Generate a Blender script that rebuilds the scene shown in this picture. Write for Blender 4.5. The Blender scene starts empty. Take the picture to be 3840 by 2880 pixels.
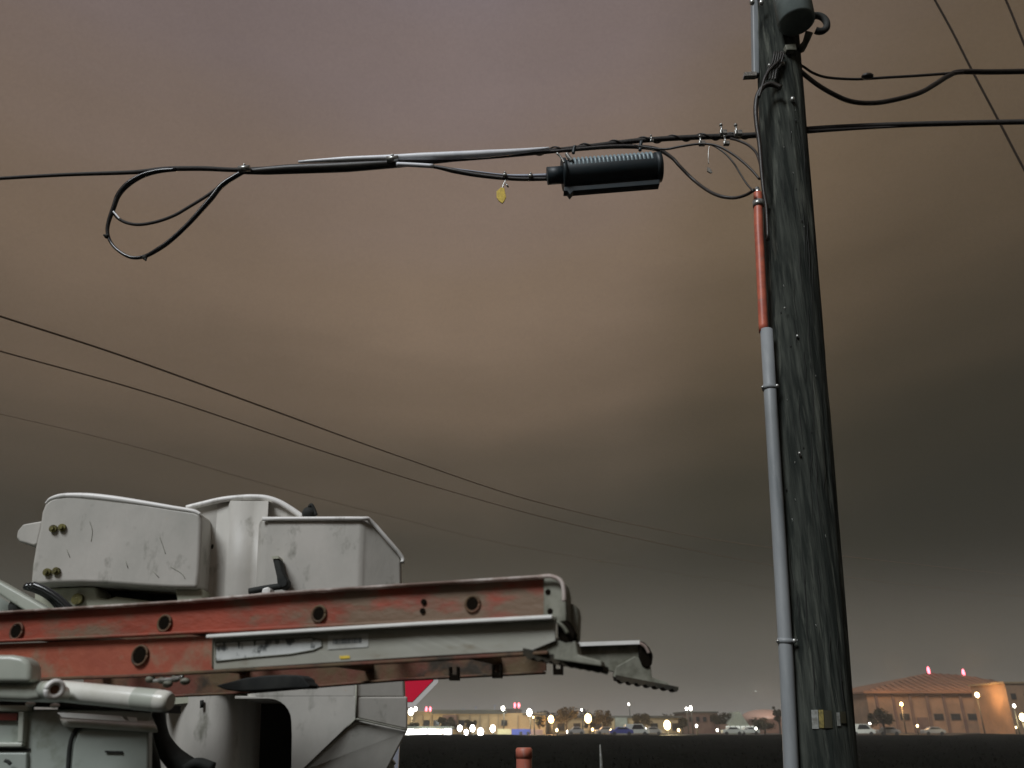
import bpy, math, random
from mathutils import Vector, Matrix, noise

S = bpy.context.scene
COL = S.collection
R = math.radians

# ---------------------------------------------------------------- camera
F = 2950.0                      # focal length in pixels of the 3840 px wide frame
PITCH = R(23.5)
EYE = Vector((0, 0, 1.6))
cam_d = bpy.data.cameras.new('camera')
cam = bpy.data.objects.new('camera', cam_d)
COL.objects.link(cam)
cam.location = EYE
cam.rotation_euler = (R(90) + PITCH, 0, 0)
cam_d.sensor_width = 36
cam_d.lens = 36 * F / 3840
cam_d.clip_start = 0.05
cam_d.clip_end = 9000
cam_d.dof.use_dof = True
cam_d.dof.focus_distance = 4.2
cam_d.dof.aperture_fstop = 3.5
S.camera = cam

# ---------------------------------------------------------------- night sky
SUN_DIR = Vector((-0.42, -0.58, 0.70)).normalized()      # towards the light
world = bpy.data.worlds.new('World')
S.world = world
world.use_nodes = True
nt = world.node_tree
nt.nodes.clear()
def wn(t, **k):
    n = nt.nodes.new(t)
    for a, v in k.items():
        setattr(n, a, v)
    return n
def lk(a, b): nt.links.new(a, b)
def wmath(op, a, b=None, clamp=False):
    n = wn('ShaderNodeMath', operation=op, use_clamp=clamp)
    for i, v in enumerate((a, b)):
        if v is None: continue
        if isinstance(v, (int, float)): n.inputs[i].default_value = v
        else: lk(v, n.inputs[i])
    return n.outputs[0]
tc = wn('ShaderNodeTexCoord')
sep = wn('ShaderNodeSeparateXYZ'); lk(tc.outputs['Generated'], sep.inputs[0])
X, Y, Z = sep.outputs
# low cloud deck lit by the town: brightness follows height above the horizon and bearing
mp = wn('ShaderNodeMapping'); mp.inputs['Scale'].default_value = (1.3, 1.3, 7.0)
mp.inputs['Rotation'].default_value = (0, R(-7), 0)
lk(tc.outputs['Generated'], mp.inputs[0])
n1 = wn('ShaderNodeTexNoise'); n1.inputs['Scale'].default_value = 2.2
n1.inputs['Detail'].default_value = 5; n1.inputs['Roughness'].default_value = 0.55
lk(mp.outputs[0], n1.inputs['Vector'])
n2 = wn('ShaderNodeTexNoise'); n2.inputs['Scale'].default_value = 1.6
n2.inputs['Detail'].default_value = 3
lk(tc.outputs['Generated'], n2.inputs['Vector'])
wob = wmath('MULTIPLY', wmath('SUBTRACT', n1.outputs[0], 0.5), 0.075)
wob2 = wmath('MULTIPLY', wmath('SUBTRACT', n2.outputs[0], 0.5), 0.25)
xp = wmath('MAXIMUM', wmath('ADD', X, 0.02), 0.0)
xp = wmath('MINIMUM', xp, 0.62)
e = wmath('SUBTRACT', Z, wmath('MULTIPLY', xp, 0.24))
e = wmath('ADD', e, wob)
e = wmath('ADD', e, wmath('MULTIPLY', wob2, 0.35))
ramp = wn('ShaderNodeValToRGB'); lk(e, ramp.inputs[0])
cr = ramp.color_ramp
cr.interpolation = 'EASE'
stops = [(0.00, (.034, .031, .024)), (0.11, (.036, .033, .024)), (0.19, (.048, .041, .029)),
         (0.28, (.080, .062, .043)), (0.38, (.132, .096, .066)), (0.50, (.182, .131, .092)),
         (0.60, (.190, .140, .110)), (0.70, (.184, .142, .132)), (0.82, (.180, .150, .162))]
cr.elements[0].position = stops[0][0]; cr.elements[0].color = (*stops[0][1], 1)
cr.elements[1].position = stops[-1][0]; cr.elements[1].color = (*stops[-1][1], 1)
for p, c in stops[1:-1]:
    el = cr.elements.new(p); el.color = (*c, 1)
side = wn('ShaderNodeValToRGB'); lk(wmath('ADD', wmath('MULTIPLY', X, 0.5), 0.5), side.inputs[0])
sr = side.color_ramp; sr.interpolation = 'EASE'
sv = [(0.0, .80), (0.32, .88), (0.46, 1.0), (0.56, .96), (0.64, .74), (0.74, .58), (1.0, .52)]
sr.elements[0].position = 0; sr.elements[0].color = (sv[0][1],) * 3 + (1,)
sr.elements[1].position = 1; sr.elements[1].color = (sv[-1][1],) * 3 + (1,)
for p, v in sv[1:-1]:
    el = sr.elements.new(p); el.color = (v, v, v * (1 - .08 * (v < .8)), 1)
mul = wn('ShaderNodeMix', data_type='RGBA', blend_type='MULTIPLY'); mul.inputs[0].default_value = 1
lk(ramp.outputs[0], mul.inputs[6]); lk(side.outputs[0], mul.inputs[7])
# skyglow just over the horizon
glow = wn('ShaderNodeValToRGB')
lk(wmath('ADD', Z, wmath('MULTIPLY', wob, 0.22)), glow.inputs[0])
gr = glow.color_ramp; gr.interpolation = 'EASE'
gr.elements[0].position = 0.0; gr.elements[0].color = (.105, .092, .076, 1)
gr.elements[1].position = 0.20; gr.elements[1].color = (0, 0, 0, 1)
el = gr.elements.new(0.06); el.color = (.052, .049, .041, 1)
add = wn('ShaderNodeMix', data_type='RGBA', blend_type='ADD'); add.inputs[0].default_value = 1
lk(mul.outputs[2], add.inputs[6]); lk(glow.outputs[0], add.inputs[7])
# gentle large mottling of the clouds, then fine grain like camera noise
mp3 = wn('ShaderNodeMapping'); mp3.inputs['Scale'].default_value = (1, 1, 2.6); lk(tc.outputs['Generated'], mp3.inputs[0])
n3 = wn('ShaderNodeTexNoise'); n3.inputs['Scale'].default_value = 9; n3.inputs['Detail'].default_value = 9; n3.inputs['Roughness'].default_value = .62
lk(mp3.outputs[0], n3.inputs['Vector'])
n4 = wn('ShaderNodeTexNoise'); n4.inputs['Scale'].default_value = 330; n4.inputs['Detail'].default_value = 2
lk(tc.outputs['Generated'], n4.inputs['Vector'])
mixn = wmath('ADD', wmath('ADD', n2.outputs[0], wmath('MULTIPLY', wmath('SUBTRACT', n3.outputs[0], .5), .45)), wmath('MULTIPLY', wmath('SUBTRACT', n4.outputs[0], .5), .55))
mot = wn('ShaderNodeMapRange'); mot.clamp = False; lk(mixn, mot.inputs[0])
mot.inputs[1].default_value = .3; mot.inputs[2].default_value = .7
mot.inputs[3].default_value = .99; mot.inputs[4].default_value = 1.14
bgc = wn('ShaderNodeBackground'); lk(add.outputs[2], bgc.inputs[0]); lk(mot.outputs[0], bgc.inputs[1])
# what little real sky light is left
sky = wn('ShaderNodeTexSky', sky_type='NISHITA'); sky.sun_disc = False
sky.sun_elevation = R(-8); sky.sun_rotation = R(200)
bgs = wn('ShaderNodeBackground'); lk(sky.outputs[0], bgs.inputs[0]); bgs.inputs[1].default_value = 0.05
ash = wn('ShaderNodeAddShader'); lk(bgc.outputs[0], ash.inputs[0]); lk(bgs.outputs[0], ash.inputs[1])
wo = wn('ShaderNodeOutputWorld'); lk(ash.outputs[0], wo.inputs[0])

sun_d = bpy.data.lights.new('sun', 'SUN')
sun_d.energy = 2.3
sun_d.angle = R(22.0)
sun_d.color = (0.93, 0.97, 1.0)
sun = bpy.data.objects.new('sun', sun_d)
COL.objects.link(sun)
sun.rotation_euler = (-SUN_DIR).to_track_quat('-Z', 'Y').to_euler()

S.view_settings.view_transform = 'Standard'
S.view_settings.look = 'None'
S.view_settings.exposure = 0
S.view_settings.gamma = 1
S.view_settings.use_curve_mapping = False

# ---------------------------------------------------------------- helpers
FW = Vector((0, math.cos(PITCH), math.sin(PITCH)))
UP = Vector((0, -math.sin(PITCH), math.cos(PITCH)))
def ray(px, py):
    return FW + Vector((1, 0, 0)) * ((px - 1920) / F) + UP * ((1440 - py) / F)
def P(px, py, y):
    "the point at distance y in front of the eye whose picture position is px, py"
    d = ray(px, py)
    return EYE + d * (y / d.y)
def PZ(px, py, z):
    d = ray(px, py)
    return EYE + d * ((z - EYE.z) / d.z)
def M(pix, py, y):
    "metres covered by pix pixels at distance y"
    return pix / F * (y / ray(1920, py).y)

def tag(o, label=None, cat=None, group=None, kind=None):
    if label: o['label'] = label
    if cat: o['category'] = cat
    if group: o['group'] = group
    if kind: o['kind'] = kind
    return o
def empty(name, loc, label, cat, group=None):
    o = bpy.data.objects.new(name, None)
    o.empty_display_size = 0.2
    COL.objects.link(o)
    o.location = loc
    o['_o'] = list(loc)
    return tag(o, label, cat, group)
def origin_of(o):
    while o is not None:
        if '_o' in o: return Vector(o['_o'])
        o = o.parent
    return Vector((0, 0, 0))

class MB:
    "collects geometry in world coordinates; build() links it as one mesh object"
    def __init__(s): s.v = []; s.f = []; s.smooth = []
    def add(s, verts, faces, smooth=False):
        b = len(s.v)
        s.v += [Vector(v) for v in verts]
        s.f += [tuple(i + b for i in f) for f in faces]
        s.smooth += [smooth] * len(faces)
        return s
    def prism(s, pts, dy, dirv=None):
        "outline pts (world) pushed along dirv by dy"
        d = (dirv or Vector((0, 1, 0))) * dy
        n = len(pts)
        v = list(pts) + [Vector(p) + d for p in pts]
        f = [tuple(range(n))[::-1], tuple(range(n, 2 * n))]
        f += [(i, (i + 1) % n, (i + 1) % n + n, i + n) for i in range(n)]
        return s.add(v, f)
    def box(s, a, b):
        a = Vector(a); b = Vector(b)
        v = [(x, y, z) for x in (a.x, b.x) for y in (a.y, b.y) for z in (a.z, b.z)]
        return s.add(v, [(0, 1, 3, 2), (4, 6, 7, 5), (0, 4, 5, 1), (2, 3, 7, 6), (0, 2, 6, 4), (1, 5, 7, 3)])
    def tube(s, pts, r, n=10, smooth=True, cap=True, sub=6, spline=True, squash=1.0):
        pts = [Vector(p) for p in pts]
        rs = r if isinstance(r, (list, tuple)) else [r] * len(pts)
        if spline and len(pts) > 2:
            q, qr = [], []
            for i in range(len(pts) - 1):
                p0 = pts[i - 1] if i else pts[i] * 2 - pts[i + 1]
                p1, p2 = pts[i], pts[i + 1]
                p3 = pts[i + 2] if i + 2 < len(pts) else p2 * 2 - p1
                for k in range(sub):
                    t = k / sub
                    q.append(.5 * ((2 * p1) + (p2 - p0) * t + (2 * p0 - 5 * p1 + 4 * p2 - p3) * t * t + (3 * p1 - p0 - 3 * p2 + p3) * t ** 3))
                    qr.append(rs[i] + (rs[i + 1] - rs[i]) * t)
            q.append(pts[-1]); qr.append(rs[-1])
            pts, rs = q, qr
        m = len(pts)
        up = Vector((0, 0, 1))
        t0 = (pts[1] - pts[0]).normalized()
        if abs(t0.z) > .9: up = Vector((0, 1, 0))
        nrm = t0.cross(up).normalized()
        vs, fs = [], []
        for i, p in enumerate(pts):
            t = (pts[min(i + 1, m - 1)] - pts[max(i - 1, 0)]).normalized()
            nrm = (nrm - t * nrm.dot(t)).normalized()
            b = t.cross(nrm)
            for k in range(n):
                a = 2 * math.pi * k / n
                vs.append(p + (nrm * math.cos(a) + b * math.sin(a) * squash) * rs[i])
        for i in range(m - 1):
            for k in range(n):
                k2 = (k + 1) % n
                fs.append((i * n + k, i * n + k2, (i + 1) * n + k2, (i + 1) * n + k))
        s.add(vs, fs, smooth)
        if cap:
            b = len(s.v) - len(vs)
            s.f += [tuple(b + k for k in range(n))[::-1], tuple(b + (m - 1) * n + k for k in range(n))]
            s.smooth += [False, False]
        return s
    def ball(s, c, r, n=10, m=6, smooth=True):
        c = Vector(c); rx, ry, rz = r if isinstance(r, tuple) else (r, r, r)
        vs = [c + Vector((0, 0, rz))]
        for i in range(1, m):
            a = math.pi * i / m
            for k in range(n):
                b = 2 * math.pi * k / n
                vs.append(c + Vector((rx * math.sin(a) * math.cos(b), ry * math.sin(a) * math.sin(b), rz * math.cos(a))))
        vs.append(c - Vector((0, 0, rz)))
        fs = [(0, 1 + k, 1 + (k + 1) % n) for k in range(n)]
        for i in range(m - 2):
            for k in range(n):
                fs.append((1 + i * n + k, 1 + (i + 1) * n + k, 1 + (i + 1) * n + (k + 1) % n, 1 + i * n + (k + 1) % n))
        l = len(vs) - 1
        fs += [(l, 1 + (m - 2) * n + (k + 1) % n, 1 + (m - 2) * n + k) for k in range(n)]
        return s.add(vs, fs, smooth)
    def build(s, name, mat, parent=None, bevel=0, seg=2, sub=0):
        org = origin_of(parent) if parent else sum(s.v, Vector()) / len(s.v)
        me = bpy.data.meshes.new(name)
        me.from_pydata([v - org for v in s.v], [], s.f)
        me.polygons.foreach_set('use_smooth', s.smooth)
        me.materials.append(mat)
        me.update()
        o = bpy.data.objects.new(name, me)
        COL.objects.link(o)
        if parent: o.parent = parent
        else: o.location = org
        if bevel:
            md = o.modifiers.new('bevel', 'BEVEL'); md.width = bevel; md.segments = seg
            md.limit_method = 'ANGLE'; md.angle_limit = R(35)
            for p in me.polygons: p.use_smooth = True
            wnm = o.modifiers.new('wn', 'WEIGHTED_NORMAL'); wnm.keep_sharp = False
        if sub:
            md = o.modifiers.new('sub', 'SUBSURF'); md.levels = md.render_levels = sub
        return o
def pp(l, y): return [P(a, b, y) for a, b in l]
def copy_tree(o, parent=None):
    c = o.copy(); COL.objects.link(c)
    if parent: c.parent = parent
    for ch in list(o.children): copy_tree(ch, c)
    return c

# ---------------------------------------------------------------- materials
def mat(name, col, rough=.6, metal=0, col2=None, scale=6, stretch=(1, 1, 1), lo=.4, hi=.6, bump=0, bscale=None,
        emit=None, estr=0, col3=None, scale3=2.5, lo3=.55, hi3=.7, detail=6, rough2=None, spec=.5):
    m = bpy.data.materials.new(name); m.use_nodes = True
    t = m.node_tree; b = t.nodes['Principled BSDF']
    b.inputs['Roughness'].default_value = rough
    b.inputs['Metallic'].default_value = metal
    b.inputs['Specular IOR Level'].default_value = spec
    b.inputs['Base Color'].default_value = (*col, 1)
    def mapped(sc, st):
        c = t.nodes.new('ShaderNodeTexCoord'); mpn = t.nodes.new('ShaderNodeMapping')
        mpn.inputs['Scale'].default_value = st
        t.links.new(c.outputs['Object'], mpn.inputs[0])
        n = t.nodes.new('ShaderNodeTexNoise'); n.inputs['Scale'].default_value = sc
        n.inputs['Detail'].default_value = detail; n.inputs['Roughness'].default_value = .62
        t.links.new(mpn.outputs[0], n.inputs['Vector'])
        return n
    cur = None
    if col2:
        n = mapped(scale, stretch)
        r = t.nodes.new('ShaderNodeValToRGB')
        r.color_ramp.elements[0].position = lo; r.color_ramp.elements[0].color = (*col, 1)
        r.color_ramp.elements[1].position = hi; r.color_ramp.elements[1].color = (*col2, 1)
        t.links.new(n.outputs[0], r.inputs[0]); cur = r.outputs[0]
        if rough2 is not None:
            mr = t.nodes.new('ShaderNodeMapRange'); mr.inputs[1].default_value = lo; mr.inputs[2].default_value = hi
            mr.inputs[3].default_value = rough; mr.inputs[4].default_value = rough2
            t.links.new(n.outputs[0], mr.inputs[0]); t.links.new(mr.outputs[0], b.inputs['Roughness'])
    if col3:
        n = mapped(scale3, stretch)
        r = t.nodes.new('ShaderNodeMapRange')
        r.inputs[1].default_value = lo3; r.inputs[2].default_value = hi3
        t.links.new(n.outputs[0], r.inputs[0])
        mx = t.nodes.new('ShaderNodeMix'); mx.data_type = 'RGBA'
        t.links.new(r.outputs[0], mx.inputs[0])
        if cur: t.links.new(cur, mx.inputs[6])
        else: mx.inputs[6].default_value = (*col, 1)
        mx.inputs[7].default_value = (*col3, 1)
        cur = mx.outputs[2]
    if cur: t.links.new(cur, b.inputs['Base Color'])
    if bump:
        n = mapped(bscale or scale * 3, stretch)
        bp = t.nodes.new('ShaderNodeBump'); bp.inputs['Strength'].default_value = bump
        bp.inputs['Distance'].default_value = 0.01
        t.links.new(n.outputs[0], bp.inputs['Height']); t.links.new(bp.outputs[0], b.inputs['Normal'])
    if emit:
        b.inputs['Emission Color'].default_value = (*emit, 1)
        b.inputs['Emission Strength'].default_value = estr
    return m

m_fiber = mat('white_fibreglass', (.56, .535, .49), .5, col2=(.44, .43, .39), scale=4, stretch=(1, 1, .6), lo=.36, hi=.66, col3=(.22, .215, .18), scale3=13, lo3=.585, hi3=.74, bump=.12, bscale=30)
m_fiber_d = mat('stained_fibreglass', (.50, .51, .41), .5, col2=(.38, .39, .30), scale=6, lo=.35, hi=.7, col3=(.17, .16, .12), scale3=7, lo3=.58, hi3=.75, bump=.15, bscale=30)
m_grime = mat('grime_line', (.24, .24, .20), .8, col2=(.34, .34, .28), scale=20)
m_lip = mat('worn_lip_highlight', (.88, .87, .84), .35, col2=(.55, .54, .50), scale=22, stretch=(1, 1, .2), lo=.52, hi=.68)  # lips whiter than the shell, standing in for highlights along them
m_whitepaint = mat('grey_white_paint', (.50, .53, .46), .3, col2=(.40, .43, .37), scale=5, lo=.4, hi=.7, col3=(.16, .15, .10), scale3=14, lo3=.62, hi3=.78)
m_cabinet = mat('cabinet_paint', (.40, .44, .40), .32, col2=(.31, .35, .31), scale=4, lo=.35, hi=.7, col3=(.15, .16, .10), scale3=8, lo3=.6, hi3=.8, bump=.05)
m_tube = mat('white_tube', (.76, .76, .70), .25, col2=(.58, .57, .48), scale=8, lo=.45, hi=.7)
m_black = mat('black_rubber', (.010, .012, .011), .8, col2=(.03, .032, .028), scale=12)
m_blackgloss = mat('black_hose', (.015, .017, .017), .18)
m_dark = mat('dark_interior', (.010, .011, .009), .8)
m_bolt = mat('brass_bolt', (.22, .20, .07), .4, metal=.4, col2=(.08, .07, .03), scale=60)
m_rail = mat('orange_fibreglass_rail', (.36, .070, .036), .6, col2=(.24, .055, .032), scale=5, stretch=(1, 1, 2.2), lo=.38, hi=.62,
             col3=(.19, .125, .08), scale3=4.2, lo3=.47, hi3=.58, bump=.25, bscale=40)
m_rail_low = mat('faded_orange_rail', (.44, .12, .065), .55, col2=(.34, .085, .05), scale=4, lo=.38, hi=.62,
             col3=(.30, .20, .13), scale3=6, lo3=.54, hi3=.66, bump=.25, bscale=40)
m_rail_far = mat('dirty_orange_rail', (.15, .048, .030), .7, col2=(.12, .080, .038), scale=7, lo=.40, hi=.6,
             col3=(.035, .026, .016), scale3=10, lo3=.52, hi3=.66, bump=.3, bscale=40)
m_flange = mat('bleached_flange', (.36, .27, .23), .5, col2=(.60, .54, .50), scale=26, stretch=(1.4, 1, .2), lo=.4, hi=.62, col3=(.16, .10, .075), scale3=2.6, lo3=.48, hi3=.60)
m_alu = mat('aluminium_sheath', (.42, .42, .37), .42, col2=(.34, .335, .28), scale=5, stretch=(1, 1, 3), lo=.35, hi=.7, col3=(.24, .20, .14), scale3=9, lo3=.60, hi3=.76)
m_alu_b = mat('aluminium_edge_highlight', (.90, .90, .86), .3, col2=(.80, .80, .76), scale=15)  # whitened aluminium, edge highlights put into the base colour
m_galv = mat('dull_cast_metal', (.26, .26, .21), .6, metal=.1, col2=(.11, .11, .08), scale=18, lo=.42, hi=.66)
m_rubber_tread = mat('rubber_tread', (.020, .019, .013), .85, col2=(.05, .04, .025), scale=30)
m_hole = mat('rung_socket_dark', (.008, .006, .004), .9, spec=.05)
m_rung = mat('rung_aluminium', (.16, .12, .08), .5, metal=.4, col2=(.08, .05, .03), scale=15)
m_stick = mat('torn_label_paper', (.70, .72, .70), .5, col2=(.58, .60, .58), scale=10, lo=.4, hi=.6, col3=(.10, .11, .11), scale3=22, lo3=.55, hi3=.61)
m_stick2 = mat('label_paper', (.56, .57, .54), .5, col2=(.42, .42, .38), scale=14)
m_ink = mat('faded_ink', (.12, .13, .13), .6)
m_inkline = mat('dirty_label_edge', (.09, .09, .06), .7)
m_pole = mat('weathered_pole_wood', (.020, .024, .021), .9, col2=(.075, .082, .070), scale=28, stretch=(1, 1, .07), lo=.42, hi=.70,
             col3=(.17, .18, .15), scale3=20, lo3=.55, hi3=.74, bump=1.0, bscale=70, spec=.15, detail=10)
m_conduit = mat('grey_riser_guard', (.30, .32, .33), .5, col2=(.17, .19, .20), scale=6, stretch=(1, 1, .2), lo=.4, hi=.7, col3=(.34, .36, .36), scale3=20, lo3=.6, hi3=.8)
m_orange = mat('orange_conduit', (.62, .16, .09), .45, col2=(.36, .085, .06), scale=10, lo=.4, hi=.7, col3=(.30, .17, .13), scale3=16, lo3=.58, hi3=.72)
m_cable = mat('black_cable', (.016, .013, .011), .42, col2=(.034, .027, .021), scale=30, lo=.4, hi=.7, bump=.2, bscale=200)
m_cable_b = mat('shiny_black_cable', (.014, .016, .018), .16)
m_strand = mat('lashed_strand', (.030, .023, .018), .6, col2=(.014, .011, .009), scale=90, lo=.45, hi=.55, bump=.5, bscale=260)
m_sleeve_glint = mat('sleeve_glint_white', (.92, .94, .98), .3, col2=(.78, .80, .85), scale=9, stretch=(1, .3, .3), lo=.48, hi=.7)  # white base colour stands in for the lamp glint on metal sleeves
m_clip = mat('zinc_clamp', (.55, .56, .54), .3, metal=.7, col2=(.3, .3, .28), scale=60)
m_splice = mat('splice_case_plastic', (.014, .027, .034), .5, col2=(.022, .031, .036), scale=8)
m_rib = mat('splice_rib_highlight', (.26, .34, .37), .30)  # same plastic as the case, painted paler for light on the rib tops
m_yellow = mat('yellow_tag', (.85, .62, .08), .5, col2=(.62, .44, .06), scale=50)
m_wire = mat('distant_wire', (.26, .19, .135), .8, spec=.1)
m_guy = mat('dark_guy_wire', (.035, .026, .020), .8, spec=.1)
m_galvcan = mat('galvanised_can', (.22, .26, .25), .3, col2=(.13, .16, .155), scale=9, lo=.4, hi=.7)
m_red = mat('red_sign_face', (.85, .015, .060), .35)
m_white = mat('white_sign_border', (.75, .72, .70), .4)
m_post = mat('galvanised_post', (.34, .36, .42), .45, metal=.3)
m_marker = mat('orange_marker_post', (.52, .15, .085), .5, col2=(.40, .12, .09), scale=9, stretch=(1, 1, .3), lo=.4, hi=.65, col3=(.42, .30, .27), scale3=12, lo3=.6, hi3=.75)
m_refw = mat('white_reflective', (.26, .27, .25), .6, col2=(.14, .14, .12), scale=40)
m_refy = mat('yellow_reflective', (.26, .21, .06), .5, col2=(.11, .09, .03), scale=40)
m_refo = mat('olive_reflective', (.032, .029, .014), .7)
m_amber = mat('red_reflector', (.13, .025, .018), .3)
m_frame = mat('truck_chassis', (.02, .02, .02), .6)
m_tyre = mat('tyre_rubber', (.012, .012, .012), .8)
m_field = mat('dark_field_grass', (.0040, .0044, .0032), .95, col2=(.0085, .0085, .0060), scale=.35, stretch=(1, .35, 1), lo=.35, hi=.7, bump=.6, bscale=2, spec=0)
m_blade = mat('dry_grass', (.0050, .0052, .0036), .95, col2=(.0075, .0072, .0048), scale=1.2, spec=0)
m_leaf = mat('night_foliage', (.020, .017, .008), .85, col2=(.034, .027, .012), scale=.8, spec=.15)
m_bark = mat('night_bark', (.022, .017, .012), .9)
m_asph = mat('parking_asphalt', (.030, .029, .027), .85, col2=(.02, .02, .018), scale=.3, spec=.2)
m_fascia = mat('dark_fascia', (.045, .045, .035), .7)
m_lampw = mat('white_lamp_glass', (.8, .8, .8), emit=(1, .96, .86), estr=14)
m_lampo = mat('sodium_lamp_glass', (.8, .6, .3), emit=(1, .70, .32), estr=9)
m_lampy = mat('warm_lamp_glass', (.8, .7, .4), emit=(1, .80, .42), estr=10)
m_lampr = mat('red_beacon_glass', (.8, .1, .1), emit=(1, .16, .22), estr=5)
m_panelw = mat('bright_canopy_panel', (.8, .8, .8), emit=(1, .98, .93), estr=3.2)

# ================================================================ THE GROUND
rnd = random.Random(7)
def sheet(x0, x1, y0, y1, nx, ny, zf):
    vs = [(x0 + (x1 - x0) * i / nx, y0 + (y1 - y0) * j / ny, 0) for j in range(ny + 1) for i in range(nx + 1)]
    vs = [Vector((x, y, zf(x, y))) for x, y, _ in vs]
    fs = [(j * (nx + 1) + i, j * (nx + 1) + i + 1, (j + 1) * (nx + 1) + i + 1, (j + 1) * (nx + 1) + i) for j in range(ny) for i in range(nx)]
    return vs, fs
b = MB()
v, f = sheet(-2600, 2600, -600, 5200, 120, 140, lambda x, y: 0.0 if y < 260 else 0.0)
b.add(v, f)
g = b.build('ground', m_field); tag(g, 'dark grass field at night running back to the lit shops', None, None, 'structure')
b = MB()
v, f = sheet(-75, 130, 22, 158, 160, 110, lambda x, y: .012 + (.30 * max(0, noise.noise(Vector((x * .11, 1, 7))) + .25) * max(0, (y - 120) / 38)) + .10 * max(0, noise.noise(Vector((x * .23, y * .23, 0)))) + .05 * abs(noise.noise(Vector((x * .9, y * .9, 3)))))
b.add(v, f, True)
g = b.build('field', m_field); tag(g, 'uneven dark field between the truck and the far car park', None, None, 'structure')
b = MB()
v, f = sheet(-120, 240, 158, 300, 20, 12, lambda x, y: .035)
b.add(v, f)
g = b.build('parking_lot', m_asph); tag(g, 'asphalt parking lot in front of the far buildings', None, None, 'structure')
# grass tufts nobody could count
b = MB()
for i in range(9000):
    y = 26 + (rnd.random() ** 1.6) * 125
    x = (rnd.random() * 1.5 - .72) * (y * .75 + 6)
    h = rnd.uniform(.06, .20); a = rnd.uniform(0, 6.28); w = rnd.uniform(.03, .09)
    c = Vector((x, y, .02)); d = Vector((math.cos(a), math.sin(a), 0)) * w
    l = Vector((rnd.uniform(-.12, .12), rnd.uniform(-.1, .1), h))
    b.add([c - d, c + d, c + l + d * .2], [(0, 1, 2)])
g = b.build('grass', m_blade); tag(g, 'rough dark grass tufts across the field', 'grass', None, 'stuff')

# ================================================================ UTILITY POLE
Yp = 4.3
pt, pb = P(2925, 300, Yp), P(3080, 2880, Yp)
axis = (pt - pb)
base = pb - axis * (pb.z / axis.z)
top = pb + axis * ((7.6 - pb.z) / axis.z)
def pole_at(z): return base + (top - base) * ((z - base.z) / (top.z - base.z))
r_bot, r_top = M(262, 2880, Yp) / 2, M(160, 300, Yp) / 2
zt, zb = pt.z, pb.z
def pole_r(z): return r_bot + (r_top - r_bot) * (z - zb) / (zt - zb)
root = empty('utility_pole', base, 'weathered dark wooden utility pole with riser conduits on its left side', 'utility pole')
b = MB(); NA, NZ = 72, 150
vs, fs = [], []
groove = [(.5 * noise.noise(Vector((math.cos(2 * math.pi * k / NA) * 5, math.sin(2 * math.pi * k / NA) * 5, 0)))) for k in range(NA)]
for j in range(NZ + 1):
    z = -0.3 + (7.6 + .3) * j / NZ; c = pole_at(z); r = pole_r(z)
    for k in range(NA):
        a = 2 * math.pi * k / NA
        q = Vector((math.cos(a) * 6.5, math.sin(a) * 6.5, z * .55))
        n_ = noise.noise(q)
        crack = -0.010 * max(0, noise.noise(q * 2.3 + Vector((9, 3, 0))) - .12) * 4
        rr = r + .003 * n_ + crack * .5 + .003 * noise.noise(Vector((math.cos(a), math.sin(a), z * 1.3)))
        vs.append(c + Vector((math.cos(a) * rr, math.sin(a) * rr, 0)))
for j in range(NZ):
    for k in range(NA):
        fs.append((j * NA + k, j * NA + (k + 1) % NA, (j + 1) * NA + (k + 1) % NA, (j + 1) * NA + k))
fs.append(tuple(NZ * NA + k for k in range(NA)))
b.add(vs, fs, True); b.build('shaft', m_pole, root)
# grey riser guard and the orange duct that comes out of it
Yc = Yp - .11
gp = [(2973, 2990), (2967, 2880), (2950, 2500), (2919, 1980), (2893, 1560), (2874, 1237)]
rg = M(56, 2880, Yc) / 2
low = P(2967, 2880, Yc); dirg = (P(2950, 2500, Yc) - low).normalized()
pts = [low - dirg * (low.z / dirg.z)] + pp(gp[1:], Yc)
b = MB().tube(pts, [rg] * len(pts), 16, spline=False); b.build('riser_guard', m_conduit, root)
for yy, xx in ((1455, 2884), (2405, 2944), (1960, 2917)):
    if yy == 1960: continue
    s_ = MB(); c = P(xx, yy, Yc)
    s_.tube([c - dirg * .012, c + dirg * .012], rg * 1.09, 16, spline=False)
    st = s_.build('strap', m_conduit, root)
    MB().ball(c + Vector((-rg * 1.1, -.01, 0)), .010).build('strap_bolt', m_clip, st)
    MB().ball(c + Vector((rg * 1.05, -.03, 0)), .012).build('strap_bolt', m_clip, st)
op = pp([(2864, 1245), (2857, 1100), (2850, 950), (2845, 850), (2843, 765), (2842, 725)], Yc + .01)
ro = M(34, 1000, Yc) / 2
b = MB().tube(op, ro, 14); od = b.build('orange_duct', m_orange, root)
b = MB().tube([op[-2] - Vector((0, 0, .022)), op[-2] + Vector((0, 0, .02))], ro * 1.25, 12, spline=False)
b.tube([op[-2], op[-2] + Vector((.07, .02, .005))], .014, 8, spline=False)
b.build('duct_clamp', m_clip, root)
b = MB().tube([op[-1] - Vector((0, 0, .02)), op[-1] + Vector((0, 0, .045))], [ro * .9, ro * .45], 10, spline=False)
b.build('duct_cap', m_clip, root)
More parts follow.
